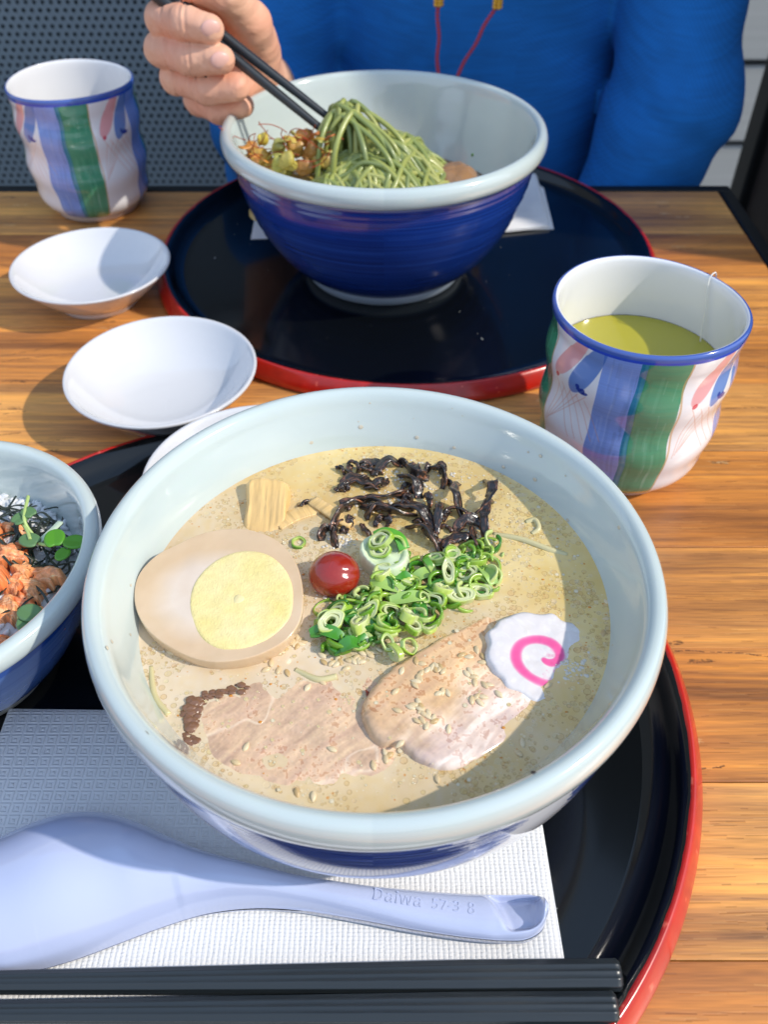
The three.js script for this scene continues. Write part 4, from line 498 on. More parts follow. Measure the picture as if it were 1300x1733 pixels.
// ------------------------------------------------------------------ green noodles in the far bowl
{
  const r = rng(1201), LV = .050;
  const sauce = lathe([[.0001, LV], [.04, LV], [.066, LV + .0005], [.073, LV + .001], [.0785, LV + .0022], [.0765, LV - .006], [.0001, LV - .006]], FB[0], 0, FB[1], 96); const P = sauce.attributes.position; for (let i = 0; i < P.count; i++) if (i < 97 * 4) P.setY(i, P.getY(i) + .004 * (fbm(P.getX(i) * 60, P.getZ(i) * 60, 3, 3) - .5)); sauce.computeVertexNormals();
  single('noodle_sauce', sauce, phy({ map: pixels(256, 256, (u, v, o) => { const n = fbm(u * 12, v * 12, 1203, 4); o[0] = 178 + 60 * (n - .5); o[1] = 120 + 90 * (n - .5); o[2] = 66 + 60 * (n - .5); }), roughness: .2, clearcoat: .5 }), 'tan spicy sauce lying under the green noodles', 'sauce');
  const nd = thing('green_noodles', 'mound of thin green noodles in the cobalt bowl', 'noodles', [FB[0], LV, FB[1]]);
  const mats = [[.27, .32, .085], [.34, .37, .095], [.22, .27, .085], [.42, .43, .13]].map(c => phy({ color: lin(...c), roughness: .36, clearcoat: .35, clearcoatRoughness: .2 }));
  const mx = FB[0] - .003, mz = FB[1] + .010, A = .062, B = .058, HT = .037;
  const dome = (x, z) => { const q = ((x - mx) / A) ** 2 + ((z - mz) / B) ** 2; return q < 1 ? HT * Math.pow(1 - q, .68) * (1 + .5 * (fbm(x * 45 + 7, z * 45, 77, 2) - .5)) : 0; };
  for (let k = 0; k < 200; k++) {
    // hanks of strands draped over the mound from its crest, some crossing
    const hank = Math.floor(k / 7), hr = rng(7000 + hank), ha = hr() * 6.28, hb = (hr() - .5) * 3.0, hx = mx - .006 + (hr() - .5) * .07, hz = mz + (hr() - .5) * .06; const off = (k % 7 - 3) * .0036, pts = [], n = 14, L = ru(.08, .13, r); let a = ha + (r() - .5) * .25, x = hx - Math.sin(a) * off - Math.cos(a) * L * .5, z = hz + Math.cos(a) * off - Math.sin(a) * L * .5; const dig = ru(-.003, .0018, r);
    for (let i = 0; i <= n; i++) { const q = ((x - mx) / A) ** 2 + ((z - mz) / B) ** 2; if (q > 1.05) { const sc = Math.sqrt(1.05 / q); x = mx + (x - mx) * sc; z = mz + (z - mz) * sc; a += .45; } pts.push(V(x, LV + .001 + dome(x, z) + dig - .011 * Math.pow(Math.abs(i / n * 2 - 1), 6) + .0016 * Math.sin(i * .9 + k), z)); x += L / n * Math.cos(a); z += L / n * Math.sin(a); a += hb / n + (r() - .5) * .40; }
    part('noodle', new THREE.TubeGeometry(new THREE.CatmullRomCurve3(pts, false, 'centripetal'), 40, ru(.0014, .0018, r), 8), mats[k % 4], nd);
  }
  for (let k = 0; k < 26; k++) { // strands hanging from the chopsticks
    const e = r(), sx = -.030 + .012 * e, top = V(sx + ru(-.003, .003, r), .104 + .008 * r(), -.552 + ru(-.008, .008, r)); const dx = ru(-.022, .050, r), dz = ru(.004, .034, r);
    part('noodle', new THREE.TubeGeometry(new THREE.CatmullRomCurve3([V(top.x - ru(.002, .012, r), LV + .022, top.z - ru(-.004, .014, r)), V(top.x - .003, top.y - .012, top.z - .004), top, V(top.x + dx * .35, top.y - .003, top.z + dz * .35), V(top.x + dx * .75, top.y - .014, top.z + dz * .8), V(top.x + dx, LV + .016, top.z + dz)], false, 'centripetal'), 36, ru(.0015, .0019, r), 8), mats[k % 4], nd);
  }
  const core = lathe(prof([[.0001, .049], [.015, .043], [.03, .029], [.042, .012], [.052, -.002]], 20), 0, LV, 0, 48); core.translate(0, -LV, 0); core.scale(1.05, .85, .9); core.translate(0, LV, 0); core.translate(mx, 0, mz); part('noodle_mass', core, phy({ color: lin(.10, .15, .03), roughness: .5 }), nd);
  // toppings on the left: yellow and orange pieces, chili threads
  const bit = (px, py, z, s, c, nm, label, cat, grp) => { const p = atZ(px, py, z), g = new THREE.IcosahedronGeometry(s * .72, 3), Q = g.attributes.position; for (let i = 0; i < Q.count; i++) { const d = 1 + 1.3 * (fbm(Q.getX(i) * 190 + px, Q.getY(i) * 190 + Q.getZ(i) * 140, 5, 2) - .5); Q.setXYZ(i, Q.getX(i) * d, Q.getY(i) * d * 1.1, Q.getZ(i) * d * .7); } g.computeVertexNormals(); g.translate(p.x, p.y, p.z); single(nm, g, phy({ color: lin(...c), roughness: .35, clearcoat: .4 }), label, cat, grp); };
  bit(444, 236, -.545, .0058, [.62, .48, .06], 'yellow_topping', 'bright yellow soft piece beside the green noodles', 'topping'); bit(440, 262, -.537, .0065, [.55, .32, .05], 'topping_piece', 'amber vegetable piece at the bowl wall', 'topping', 'amber toppings in the noodle bowl'); bit(470, 275, -.528, .006, [.45, .42, .08], 'topping_piece', 'amber vegetable piece at the bowl wall', 'topping', 'amber toppings in the noodle bowl');
  bit(515, 236, -.553, .0085, [.66, .27, .05], 'orange_topping', 'orange chunk between chopsticks and bowl wall', 'topping'); bit(500, 252, -.54, .008, [.55, .30, .06], 'topping_piece', 'amber vegetable piece at the bowl wall', 'topping', 'amber toppings in the noodle bowl'); bit(490, 275, -.525, .007, [.50, .40, .08], 'topping_piece', 'amber vegetable piece at the bowl wall', 'topping', 'amber toppings in the noodle bowl');
  bit(800, 262, -.545, .0020, [.05, .16, .03], 'herb_leaf', 'tiny dark green herb scrap above the mince', 'herb');
  for (const [hx, hz, hr, hh, nm, lb, cl] of [[-.054, -.536, .030, .026, 'vegetable_heap', 'heap of amber vegetables left of the noodles', [.36, .24, .06]], [.046, -.545, .029, .028, 'mince_heap', 'heap of brown mince at the right of the noodles', [.34, .18, .08]]]) { const g = lathe(prof([[.0001, hh], [hr * .4, hh * .86], [hr * .75, hh * .45], [hr, 0]], 16), hx, LV, hz, 40, (q, y, th) => [q * (1 + .14 * Math.sin(3 * th)), y + .005 * (fbm(q * 120 * Math.cos(th) + 9, q * 120 * Math.sin(th) + 9, 6, 3) - .5)]); single(nm, g, phy({ color: lin(...cl), roughness: .35, clearcoat: .3, bumpMap: glazeBump, bumpScale: .002 }), lb, 'topping'); }
  [[425, 250, .0060], [455, 282, .0075], [480, 290, .0080], [530, 255, .0070], [545, 272, .0080], [470, 248, .0060], [515, 285, .0080]].forEach(([x, y, q], i) => bit(x, y, -.540 + .0012 * i, q, [[.42, .20, .05], [.50, .34, .07], [.36, .34, .08]][i % 3], 'topping_piece', 'amber vegetable piece at the bowl wall', 'topping', 'amber toppings in the noodle bowl'));
  for (let k = 0; k < 34; k++) { const x = ru(418, 560, r), y = 228 + 50 * r() + Math.max(0, (470 - x) * .18), z = ru(-.556, -.532, r), a = r() * 6.28, pts = [0, 1, 2, 3].map(i => atZ(x + (i - 1.5) * 9 * Math.cos(a + i * .3), y + (i - 1.5) * 6 * Math.sin(a + i * .3), z + .002 * i)); const w = ru(.0010, .0022, r); single('vegetable_shred', sweep(curveOf(pts), u => [[-w, -.0004], [w, -.0004], [w * .9, .0005], [-w * .9, .0005]], 12), phy({ color: lin(...[[.62, .26, .05], [.58, .40, .07], [.44, .42, .10], [.50, .16, .04]][k % 4]), roughness: .4, clearcoat: .3 }), ['orange', 'amber', 'yellow-green', 'rust red'][k % 4] + ' vegetable shred beside the green noodles', 'vegetable shred', 'vegetable shreds in the noodle bowl'); }
  for (let k = 0; k < 30; k++) { const bx = ru(415, 560, r), by = ru(225, 272, r), z = ru(-.552, -.53, r), pts = []; let x = bx, y = by, a = r() * 6.28; const cv = ru(-.5, .5, r); for (let i = 0; i < 9; i++) { pts.push(atZ(x, y, z + .0012 * i)); x += 7 * Math.cos(a); y += 5 * Math.sin(a); a += cv + (r() - .5) * .3; } single('chili_thread', sweep(curveOf(pts), () => ringSect(.0003, 5), 24), phy({ color: lin(.34, .05, .012), roughness: .5 }), 'fine curled red chili thread over the noodle toppings', 'chili thread', 'chili threads in the noodle bowl'); }
}

// ------------------------------------------------------------------ rice, salmon, sprouts in the left bowl
{
  const r = rng(1301), LV = .050, [bx, bz] = LB;
  const rice = thing('white_rice', 'white rice under the salmon flakes', 'rice', [bx, .04, bz]); const rg = lathe(prof([[.0001, .010], [.02, .009], [.036, .005], [.048, .001], [.0555, -.002]], 20), bx, LV, bz, 64, (a, y, th) => [a, y + .002 * (fbm(a * 90 * Math.cos(th) + 9, a * 90 * Math.sin(th), 4, 3) - .5)]); part('rice_mass', rg, std({ color: lin(.68, .69, .70), roughness: .5 }), rice);
  const gg = new THREE.SphereGeometry(.0011, 8, 6); gg.scale(2.3, 1, 1); const im = new THREE.InstancedMesh(gg, phy({ color: lin(.72, .73, .74), roughness: .35, clearcoat: .3 }), 900), M = new THREE.Matrix4(), q = new THREE.Quaternion(), E = new THREE.Euler(); const ry = (d) => LV + .0095 - .011 * (d / .055) ** 2; for (let k = 0; k < 900; k++) { const a = r() * 6.283, d = Math.sqrt(r()) * .0545; q.setFromEuler(E.set(ru(-.5, .5, r), r() * 6, ru(-.5, .5, r))); M.compose(V(d * Math.cos(a), ry(d) - .04 + ru(0, .0015, r), d * Math.sin(a)), q, V(1, 1, 1)); im.setMatrixAt(k, M); } im.name = 'rice_grains'; im.userData.kind = 'stuff'; im.castShadow = im.receiveShadow = true; rice.add(im);
  const nm = phy({ color: lin(.018, .026, .014), roughness: .4, clearcoat: .3 });
  for (let k = 0; k < 80; k++) { const px = k < 50 ? ru(-20, 100, r) : ru(-60, 130, r), py = k < 50 ? ru(835, 935, r) : ru(860, 1080, r), p = at(px, py, LV + .012); if (Math.hypot(p.x - bx, p.z - bz) > .051) continue; const pts = []; let a = r() * 6.28, x = p.x, z = p.z; const cv = ru(-.4, .4, r); for (let i = 0; i < 5; i++) { pts.push(V(x, ry(Math.hypot(x - bx, z - bz)) + .0015 + ru(0, .005, r), z)); x += .0056 * Math.cos(a); z += .0056 * Math.sin(a); a += cv; if (Math.hypot(x - bx, z - bz) > .053) { a += 2.4; x += .006 * Math.cos(a); z += .006 * Math.sin(a); } } single('seaweed_shred', sweep(curveOf(pts), () => [[-.00045, -.0001], [.00045, -.0001], [.00045, .0001], [-.00045, .0001]], 16), nm, 'thin dark shredded seaweed strip on the rice', 'seaweed', 'seaweed shreds on the rice'); }
  const stray = [at(93, 820, .060), at(108, 828, .0595), at(123, 842, .059)]; single('seaweed_shred', sweep(curveOf(stray), () => [[-.0006, -.00015], [.0006, -.00015], [.0006, .00015], [-.0006, .00015]], 12), nm, 'lone seaweed shred stuck to the inner bowl wall', 'seaweed', 'seaweed shreds on the rice');
  const sal = [0, 1, 2].map(s => phy({ map: pixels(128, 128, (u, v, o) => { const n = fbm(u * 8, v * 8, 1311 + s, 3), st = fbm(u * 3, v * 26, 1321 + s, 2); const k = .85 + .5 * (n - .3); o[0] = 244 * k; o[1] = (162 - 14 * s) * k; o[2] = (104 - 14 * s) * k; if (st > .6) { o[0] += 10; o[1] += 30; o[2] += 34; } }), roughness: .4, clearcoat: .35, bumpMap: glazeBump, bumpScale: .0012 }));
  const flakes = [[20, 880, 40, 30, 12], [15, 930, 46, 34, 13], [30, 905, 30, 22, 14], [60, 950, 60, 26, 15], [85, 965, 62, 42, 16], [100, 985, 40, 24, 15], [45, 975, 44, 26, 14], [15, 975, 36, 28, 13], [40, 1010, 80, 26, 14], [70, 1020, 56, 22, 12], [20, 1050, 60, 36, 12], [50, 1055, 36, 24, 10], [10, 1090, 44, 24, 10], [-30, 900, 60, 50, 14], [-30, 960, 60, 50, 15], [-40, 1020, 60, 50, 14], [-80, 950, 60, 60, 14], [-30, 1080, 50, 40, 11], [30, 945, 30, 22, 16], [75, 1000, 34, 20, 14], [-70, 1030, 60, 40, 12], [0, 1010, 44, 30, 15]];
  flakes.forEach(([x, y, w, h, lift], i) => { const rot = r() * 3, n = 22, o = []; const c = at(x, y, LV + lift * .001), k = .00026; for (let j = 0; j < n; j++) { const a = j / n * 6.283, q = 1 + .55 * (r() - .5) + .2 * Math.sin(3 * a + i), X = w * .5 * Math.cos(a) * q, Z = h * .62 * Math.sin(a) * q; o.push([c.x + k * (X * Math.cos(rot * .3) - Z * Math.sin(rot * .3)), c.z + k * (X * Math.sin(rot * .3) + Z * Math.cos(rot * .3))]); } const tl = [ru(-.5, .5, r), ru(-.5, .5, r)]; const d = Math.hypot(c.x - bx, c.z - bz); if (d > .047) return; const yb = ry(d) + .0005; const g = slab(o, (X, Z, s) => yb + .0050 + (X - c.x) * tl[0] + (Z - c.z) * tl[1] + .0055 * (fbm(X * 170, Z * 170, 90 + i, 3) - .5), yb - .001, 9, 1.5, .3); single('salmon_flake', g, sal[i % 3], 'cooked orange salmon flake on the rice', 'salmon flake', 'salmon flakes on the rice'); });
  for (const [x, y, a] of [[140, 885, 1.2], [128, 838, .3]]) { const p = at(x, y, .058); p.x = Math.min(p.x, bx + .0555); const g = slab([[p.x - .0008, p.z - .0026], [p.x + .0008, p.z - .0022], [p.x + .0006, p.z + .0024], [p.x - .001, p.z + .002]], () => p.y + .0006, p.y - .0006, 4); single('salmon_flake', g, sal[0], 'tiny salmon scrap stuck near the bowl rim', 'salmon flake', 'salmon flakes on the rice'); }
  // sprouts
  const lf = [[.10, .34, .02], [.26, .44, .05], [.13, .26, .10]].map(c => phy({ color: lin(...c), roughness: .45, transmission: .15, thickness: 0 }));
  const leaf = (px, py, s, rot, lift) => { const p = at(px, py, LV + lift * .001), o = []; for (let j = 0; j < 26; j++) { const a = j / 26 * 6.283, q = s * .8 * (1 - .28 * Math.exp(-Math.pow(((a + Math.PI) % 6.283 - Math.PI) / .4, 2))), X = q * Math.cos(a) * 1.1, Z = q * Math.sin(a) * .85; o.push([p.x + X * Math.cos(rot) - Z * Math.sin(rot), p.z + X * Math.sin(rot) + Z * Math.cos(rot)]); } return [p, slab(o, (x, z) => p.y + .0006 + .12 * Math.abs((x - p.x) * Math.sin(rot) - (z - p.z) * Math.cos(rot)), p.y, 7, 1, .15)]; };
  const sprout = (leaves, stem, mi, label) => { const t = thing('sprout', label, 'sprout', at(stem[0][0], stem[0][1], LV + .008), 'green sprouts on the rice'); leaves.forEach(([x, y, s, a, l]) => part('leaf', leaf(x, y, s, a, l)[1], lf[mi], t)); part('stem', sweep(curveOf(stem.map(([x, y, l]) => at(x, y, LV + l * .001))), () => ringSect(.0007, 7), 20), phy({ color: lin(.42, .55, .18), roughness: .4 }), t); };
  sprout([[92, 912, .0058, 1.3, 17], [126, 918, .0052, .1, 17], [106, 938, .004, -1.2, 16]], [[65, 920, 13], [85, 923, 16], [98, 920, 17]], 0, 'bright green cress sprout at the bowl rim');
  sprout([[34, 878, .0046, 2.2, 16], [48, 868, .004, .6, 17]], [[55, 905, 12], [44, 890, 15], [40, 878, 17], [47, 840, 17]], 2, 'dull green cress sprout beside the seaweed'); sprout([[50, 915, .0052, .4, 14]], [[38, 885, 15], [46, 900, 15], [50, 912, 15]], 2, 'round green cress leaf between salmon and seaweed'); sprout([[50, 1038, .0056, .4, 15], [44, 1055, .005, 1.2, 14]], [[30, 1045, 12], [42, 1044, 14], [50, 1045, 15]], 2, 'pale green cress leaf pair lying on salmon by the front rim');
  single('radish_sliver', sweep(curveOf([at(60, 922, LV + .012), at(80, 905, LV + .014), at(102, 884, LV + .012)]), () => [[-.0013, -.0004], [.0013, -.0004], [.0011, .0005], [-.0011, .0005]], 14), phy({ color: lin(.55, .66, .50), roughness: .4 }), 'pale translucent radish sliver beside the bright sprout', 'radish');
}
console.log('food done');

// ------------------------------------------------------------------ soup spoon, face down
{
  const upPx = [[-150, 1500], [-110, 1450], [-60, 1425], [0, 1408], [60, 1384], [120, 1369], [175, 1368], [235, 1386], [330, 1430], [420, 1458], [500, 1477], [600, 1493], [700, 1503], [800, 1511], [860, 1513], [900, 1513], [918, 1520], [926, 1540]];
  const loPx = [[-150, 1530], [-120, 1600], [-70, 1640], [0, 1648], [60, 1638], [130, 1618], [200, 1592], [270, 1566], [340, 1545], [420, 1536], [500, 1540], [600, 1558], [700, 1578], [800, 1594], [850, 1599], [890, 1597], [915, 1582], [926, 1556]];
  const hAt = .012, up = spline(upPx.map(([x, y]) => { const p = at(x, y, hAt); return [p.x, p.z]; }), 220), lo = spline(loPx.map(([x, y]) => { const p = at(x, y, hAt - .004); return [p.x, p.z]; }), 220);
  const n = 220, m = 48, y0 = TF + .0016; const sp = thing('soup_spoon', 'pale lavender plastic soup spoon lying face down on the napkin', 'spoon', [-.03, y0, -.115]);
  const crown = (t) => { // height of the back above the napkin
    const K = [[0, .002], [.06, .013], [.16, .020], [.28, .0235], [.38, .021], [.5, .0150], [.62, .0115], [.74, .0095], [.80, .0100], [.88, .0118], [.94, .0136], [.98, .0128], [1, .0088]]; let i = 0; while (i < K.length - 2 && t > K[i + 1][0]) i++; const f = Math.min(1, Math.max(0, (t - K[i][0]) / (K[i + 1][0] - K[i][0]))), s = f * f * (3 - 2 * f); return K[i][1] * (1 - s) + K[i + 1][1] * s; };
  const rimY = (t) => t < .45 ? 0.0006 : .0006 + .0052 * Math.min(1, (t - .45) / .35);
  const surf = (t, v) => { const i = t * n, a = Math.min(n - 1, Math.floor(i)), f = i - a, U = up[a].clone().lerp(up[a + 1], f), Lw = lo[a].clone().lerp(lo[a + 1], f); const w = 1 - Math.pow(Math.abs(2 * v - 1), t < .45 ? 2.2 : 2.6), cr = crown(t), rim = rimY(t); let y = y0 + rim + Math.max(0, cr - rim) * Math.pow(Math.max(0, w), .62);
    { const ss = (a, b, x) => { const f = Math.min(1, Math.max(0, (x - a) / (b - a))); return f * f * (3 - 2 * f); }, st = .775 + .055 * v; y -= .0050 * ss(st, st + .03, t) * (1 - ss(.905, .945, t)) * (1 - ss(.74, .90, v)) * ss(.0, .10, v); }
    return V(U.x * (1 - v) + Lw.x * v, y, U.y * (1 - v) + Lw.y * v); };
  const pos = [], uv = [], idx = [], w = m + 1; for (let l = 0; l < 2; l++) for (let i = 0; i <= n; i++) for (let k = 0; k <= m; k++) { const p = surf(i / n, k / m); if (l) p.y = Math.max(y0, p.y - .0022); pos.push(p.x, p.y, p.z); uv.push(i / n * 4, k / m); }
  const o = w * (n + 1); for (let i = 0; i < n; i++) for (let k = 0; k < m; k++) { const a = i * w + k; idx.push(a, a + 1, a + w, a + 1, a + w + 1, a + w, o + a, o + a + w, o + a + 1, o + a + 1, o + a + w, o + a + w + 1); }
  for (let i = 0; i < n; i++) for (const k of [0, m]) { const a = i * w + k; idx.push(a, a + w, o + a, o + a, a + w, o + a + w); } for (let k = 0; k < m; k++) for (const i of [0, n]) { const a = i * w + k; idx.push(a, a + 1, o + a, o + a, a + 1, o + a + 1); }
  const g = new THREE.BufferGeometry(); g.setAttribute('position', new THREE.Float32BufferAttribute(pos, 3)); g.setAttribute('uv', new THREE.Float32BufferAttribute(uv, 2)); g.setIndex(idx); g.computeVertexNormals(); if (g.attributes.normal.getY(30 * w + 20) < 0) { const I = g.index.array; for (let i = 0; i < I.length; i += 3) { const t = I[i]; I[i] = I[i + 1]; I[i + 1] = t; } g.computeVertexNormals(); }
  const sb = pixels(128, 128, (u, v, q) => { q[0] = q[1] = q[2] = 128 + 60 * (fbm(u * 9, v * 9, 1401, 3) - .5); }, false);
  const pm = phy({ color: lin(.47, .52, .71), roughness: .16, clearcoat: .8, clearcoatRoughness: .06, bumpMap: sb, bumpScale: .0002 }); part('spoon_body', g, pm, sp);
  // raised lettering on the handle
  const font = await new FontLoader().loadAsync('fonts/droid/droid_sans_regular.typeface.json');
  const tx = (px) => { const X = at(px, 1540, hAt).x; let lo_ = 0, hi = 1; for (let k = 0; k < 30; k++) { const mid = (lo_ + hi) / 2; surf(mid, .4).x < X ? lo_ = mid : hi = mid; } return lo_; };
  const put = (txt, t0, v0, size) => { let adv = 0; for (const ch of txt) { const gt = new TextGeometry(ch, { font, size, depth: .00026, curveSegments: 5, bevelEnabled: false }), wd = font.data.glyphs[ch].ha / font.data.resolution * size; const t = tx(t0 + (adv + wd / 2) * 5500), p = surf(t, v0), dx = surf(t + .01, v0).sub(surf(t - .01, v0)).normalize(), dz = surf(t, v0 + .06).sub(surf(t, v0 - .06)).normalize(), nn = V(0, 0, 0).crossVectors(dz, dx).normalize(); if (nn.y < 0) nn.negate(); gt.translate(-wd / 2, -size / 2, -.00010); gt.applyMatrix4(new THREE.Matrix4().makeBasis(dx, V(0, 0, 0).crossVectors(nn, dx).normalize(), nn).setPosition(p)); part('raised_letter', gt, pm, sp); adv += wd; } };
  put('Daiwa', 630, .40, .0041); put('57-3', 730, .42, .0033); put('8', 790, .44, .0036);
}
// ------------------------------------------------------------------ resting chopsticks
{
  const m = phy({ color: lin(.017, .022, .025), roughness: .36, clearcoat: .25, clearcoatRoughness: .25, bumpMap: pixels(64, 64, (u, v, o) => { o[0] = o[1] = o[2] = 255 * vn(u * 40, v * 40, 1501); }, false), bumpScale: .0001 });
  const sect = (r, q = 42) => Array.from({ length: q }, (_, k) => { const a = k / q * 6.2832, s = Math.pow(Math.pow(Math.abs(Math.cos(a)), 3.2) + Math.pow(Math.abs(Math.sin(a)), 3.2), -1 / 3.2), fl = (k % 3 === 0 ? .89 : 1); return [r * s * fl * Math.cos(a), r * s * fl * Math.sin(a)]; });
  const y = TF + .0056; const stick = (e, l, label) => { const d = l.clone().sub(e).normalize().multiplyScalar(.225), tip = e.clone().add(d); tip.y -= .0014; const cv = new THREE.LineCurve3(tip, e); const t = thing('chopstick', label, 'chopstick', [(e.x + tip.x) / 2, TF + .001, e.z], 'black chopsticks lying on the near tray');
    part('shaft', sweep(cv, u => sect(u > .997 ? .0037 : .0028 + .0019 * Math.min(1, u * 1.25)), 200), m, t); };
  stick(at(1050, 1652, y + .001), at(0, 1661, y + .001), 'fluted black chopstick lying next to the soup spoon'); stick(at(1044, 1708, y + .001), at(0, 1712, y + .001), 'fluted black chopstick with the other chopstick between it and the spoon');
}

// ------------------------------------------------------------------ the diner
{
  const pr = thing('person', 'person in a blue long-sleeved top lifting noodles with black chopsticks', 'person', [.08, GY, -.9]);
  const shirtSd = (p) => {
    const [x, y, z] = p; let d = 9; const k = .02;
    const tor = (cx, a, b, ra, rb) => sdCap([(x - .085) / 1.18, y, z], [cx, a, -.905], [cx, b, -.905], ra, rb) * .95;
    d = smin(tor(0, -.34, .26, .132, .128), sdCap(p, [-.06, .27, -.91], [.24, .27, -.91], .07, .07), .06);
    const ra = Math.min(sdCap(p, [-.075, .27, -.905], [-.098, -.02, -.80], .060, .045), 9), rf = smin(sdCap(p, [-.098, -.02, -.80], [-.104, .048, -.690], .045, .032), ra, .03);
    const la = smin(sdCap(p, [.250, .27, -.895], [.248, .03, -.775], .058, .052), sdCap(p, [.248, .03, -.775], [.185, -.12, -.715], .052, .046), .03);
    d = smin(d, rf, k); d = smin(d, la, .012);
    // soft folds of the cloth
    d += .0030 * Math.pow(.5 + .5 * Math.sin(x * 30 - y * 62 + 2 * Math.sin(x * 13 + y * 9)), 3) * Math.max(0, Math.min(1, (x - .16) * 14)) + .0034 * Math.pow(.5 + .5 * Math.sin(x * 26 + y * 30 + 1.8 * Math.sin(y * 13)), 8) + .0007 * Math.sin(x * 26 + y * 34 + 2.2 * Math.sin(y * 11 + z * 9)) + .0004 * Math.sin(y * 58 - x * 40 + 3 * Math.sin(x * 14)) + .003 * (vn(x * 16 + 40, y * 16 + z * 12 + 40, 19) - .5);
    d = Math.max(d, -sdCap(p, [.085, .36, -.90], [.085, .62, -.90], .062, .07)); return d;
  };
  const handSd = (p) => {
    const F = [[[-.112, .158, -.612, .0118], [-.1345, .1515, -.580, .0098], [-.1150, .1550, -.5555, .0090], [-.1005, .1540, -.5490, .0080]], [[-.110, .141, -.622, .0122], [-.1385, .1340, -.582, .0100], [-.1150, .1370, -.5535, .0092], [-.0960, .1385, -.5470, .0082]], [[-.106, .122, -.628, .0118], [-.1330, .1160, -.586, .0096], [-.1090, .1185, -.5580, .0090], [-.0900, .1215, -.5530, .0082]], [[-.101, .104, -.634, .0112], [-.1230, .0985, -.598, .0094], [-.1060, .1005, -.5740, .0082], [-.0900, .1050, -.5690, .0074]]];
    let d = 9;
    for (const f of F) { let e = 9; for (let i = 0; i < 3; i++) e = smin(e, sdCap(p, f[i], f[i + 1], f[i][3], f[i + 1][3]), .004); d = smin(d, e, .0022); }
    let palm = 9; const wr = [-.092, .084, -.665]; for (const f of F) palm = smin(palm, sdCap(p, f[0], wr, .0125, .019), .014);
    palm = smin(palm, sdCap(p, [-.088, .128, -.622], [-.090, .094, -.645], .0155, .018), .012); palm = smin(palm, sdCap(p, [-.100, .100, -.615], [-.092, .084, -.650], .013, .016), .012);
    let th = smin(sdCap(p, [-.087, .118, -.632], [-.0850, .1420, -.605], .0165, .0128), sdCap(p, [-.0850, .1420, -.605], [-.0955, .1640, -.5840, ], .0125, .0108), .006); th = smin(th, sdCap(p, [-.0955, .1640, -.584], [-.1140, .1700, -.5750], .0108, .0088), .004);
    d = smin(d, palm, .006); d = smin(d, th, .006); d = smin(d, sdCap(p, wr, [-.104, .045, -.705], .0215, .022), .012);
    // creases over the finger joints
    const cr = (c, w) => Math.exp(-Math.pow((p[0] - c) / w, 2)); return d + (p[2] > -.575 ? .0008 * (cr(-.1140, .0009) + .7 * cr(-.1172, .0009)) : 0) + .0005 * cr(-.131, .0010) + .0005 * (fbm(p[0] * 180 + 30, p[1] * 180 + p[2] * 120 + 60, 3, 2) - .5);
  };
  const coreSd = (p) => { let d = sdCap(p, [.085, .20, -.905], [.085, .40, -.90], .09, .052); d = smin(d, sdCap(p, [-.05, .26, -.905], [.22, .26, -.905], .05, .05), .05); d = smin(d, sdCap(p, [-.075, .26, -.905], [-.098, -.02, -.80], .045, .033), .04); d = smin(d, sdCap(p, [-.098, -.02, -.80], [-.104, .048, -.70], .033, .024), .02); d = smin(d, sdCap(p, [.250, .26, -.895], [.248, .03, -.775], .045, .035), .04);
    const hx = p[0] - .085, hy = p[1] - .53, hz = p[2] + .875; d = smin(d, (Math.hypot(hx / .074, hy / .112, hz / .092) - 1) * .074, .03); d = smin(d, sdCap(p, [.085, .545, -.787], [.085, .515, -.770], .009, .014), .012); d = smin(d, sdCap(p, [.085, .46, -.80], [.085, .455, -.80], .03, .03), .03); for (const s of [-1, 1]) d = smin(d, sdCap(p, [.085 + s * .076, .545, -.87], [.085 + s * .08, .51, -.87], .014, .011), .008); return d; };
  const skinMap = pixels(256, 256, (u, v, o) => { const n = fbm(u * 12, v * 12, 1601, 4), f = fbm(u * 60, v * 60, 1605, 2); const h = fbm(u * 4, v * 4, 1607, 3) - .5; o[0] = 230 + 14 * (n - .5) + 8 * (f - .5) + 10 * h; o[1] = 172 + 26 * (n - .5) + 10 * (f - .5) - 30 * h; o[2] = 142 - 26 * h + 26 * (n - .5) + 10 * (f - .5); });
  const skin = phy({ map: skinMap, roughness: .58, bumpMap: pixels(256, 256, (u, v, o) => { o[0] = o[1] = o[2] = 255 * fbm(u * 40, v * 40, 1611, 3); }, false), bumpScale: .0012 });
  const hand = meshField(handSd, [-.105, .115, -.625], .105, 124), coreG = meshField(coreSd, [.06, .32, -.85], .36, 72);
  const bodyMesh = part('body', mergeGeometries([hand, coreG]), skin, pr);
  const cloth = pixels(512, 512, (u, v, o) => { const n = fbm(u * 14, v * 14, 1621, 4), kn = .5 + .5 * Math.sin(u * 6.2832 * 60) * Math.sin(v * 6.2832 * 60), sl = vn(u * 12, v * 120, 1631); const k = 1 + .10 * (n - .5) + .12 * (kn - .5) + .10 * (sl - .5); o[0] = 10 * k; o[1] = 104 * k; o[2] = 178 * k; });
  part('shirt', meshField(shirtSd, [.065, .0, -.84], .40, 110), phy({ map: cloth, roughness: .9, sheen: .25, sheenColor: lin(.1, .3, .7), sheenRoughness: .6, bumpMap: pixels(512, 512, (u, v, o) => { o[0] = o[1] = o[2] = 128 + 60 * Math.sin(u * 6.2832 * 90) * Math.sin(v * 6.2832 * 90) + 60 * (fbm(u * 26, v * 26, 1641, 3) - .5); }, false), bumpScale: .0005 }), pr);
  const hairSd = (p) => { const hx = p[0] - .085, hy = p[1] - .545, hz = p[2] + .89; return Math.max((Math.hypot(hx / .088, hy / .118, hz / .098) - 1) * .085, -((Math.hypot(hx / .07, (p[1] - .49) / .10, (p[2] + .80) / .08) - 1) * .07)); };
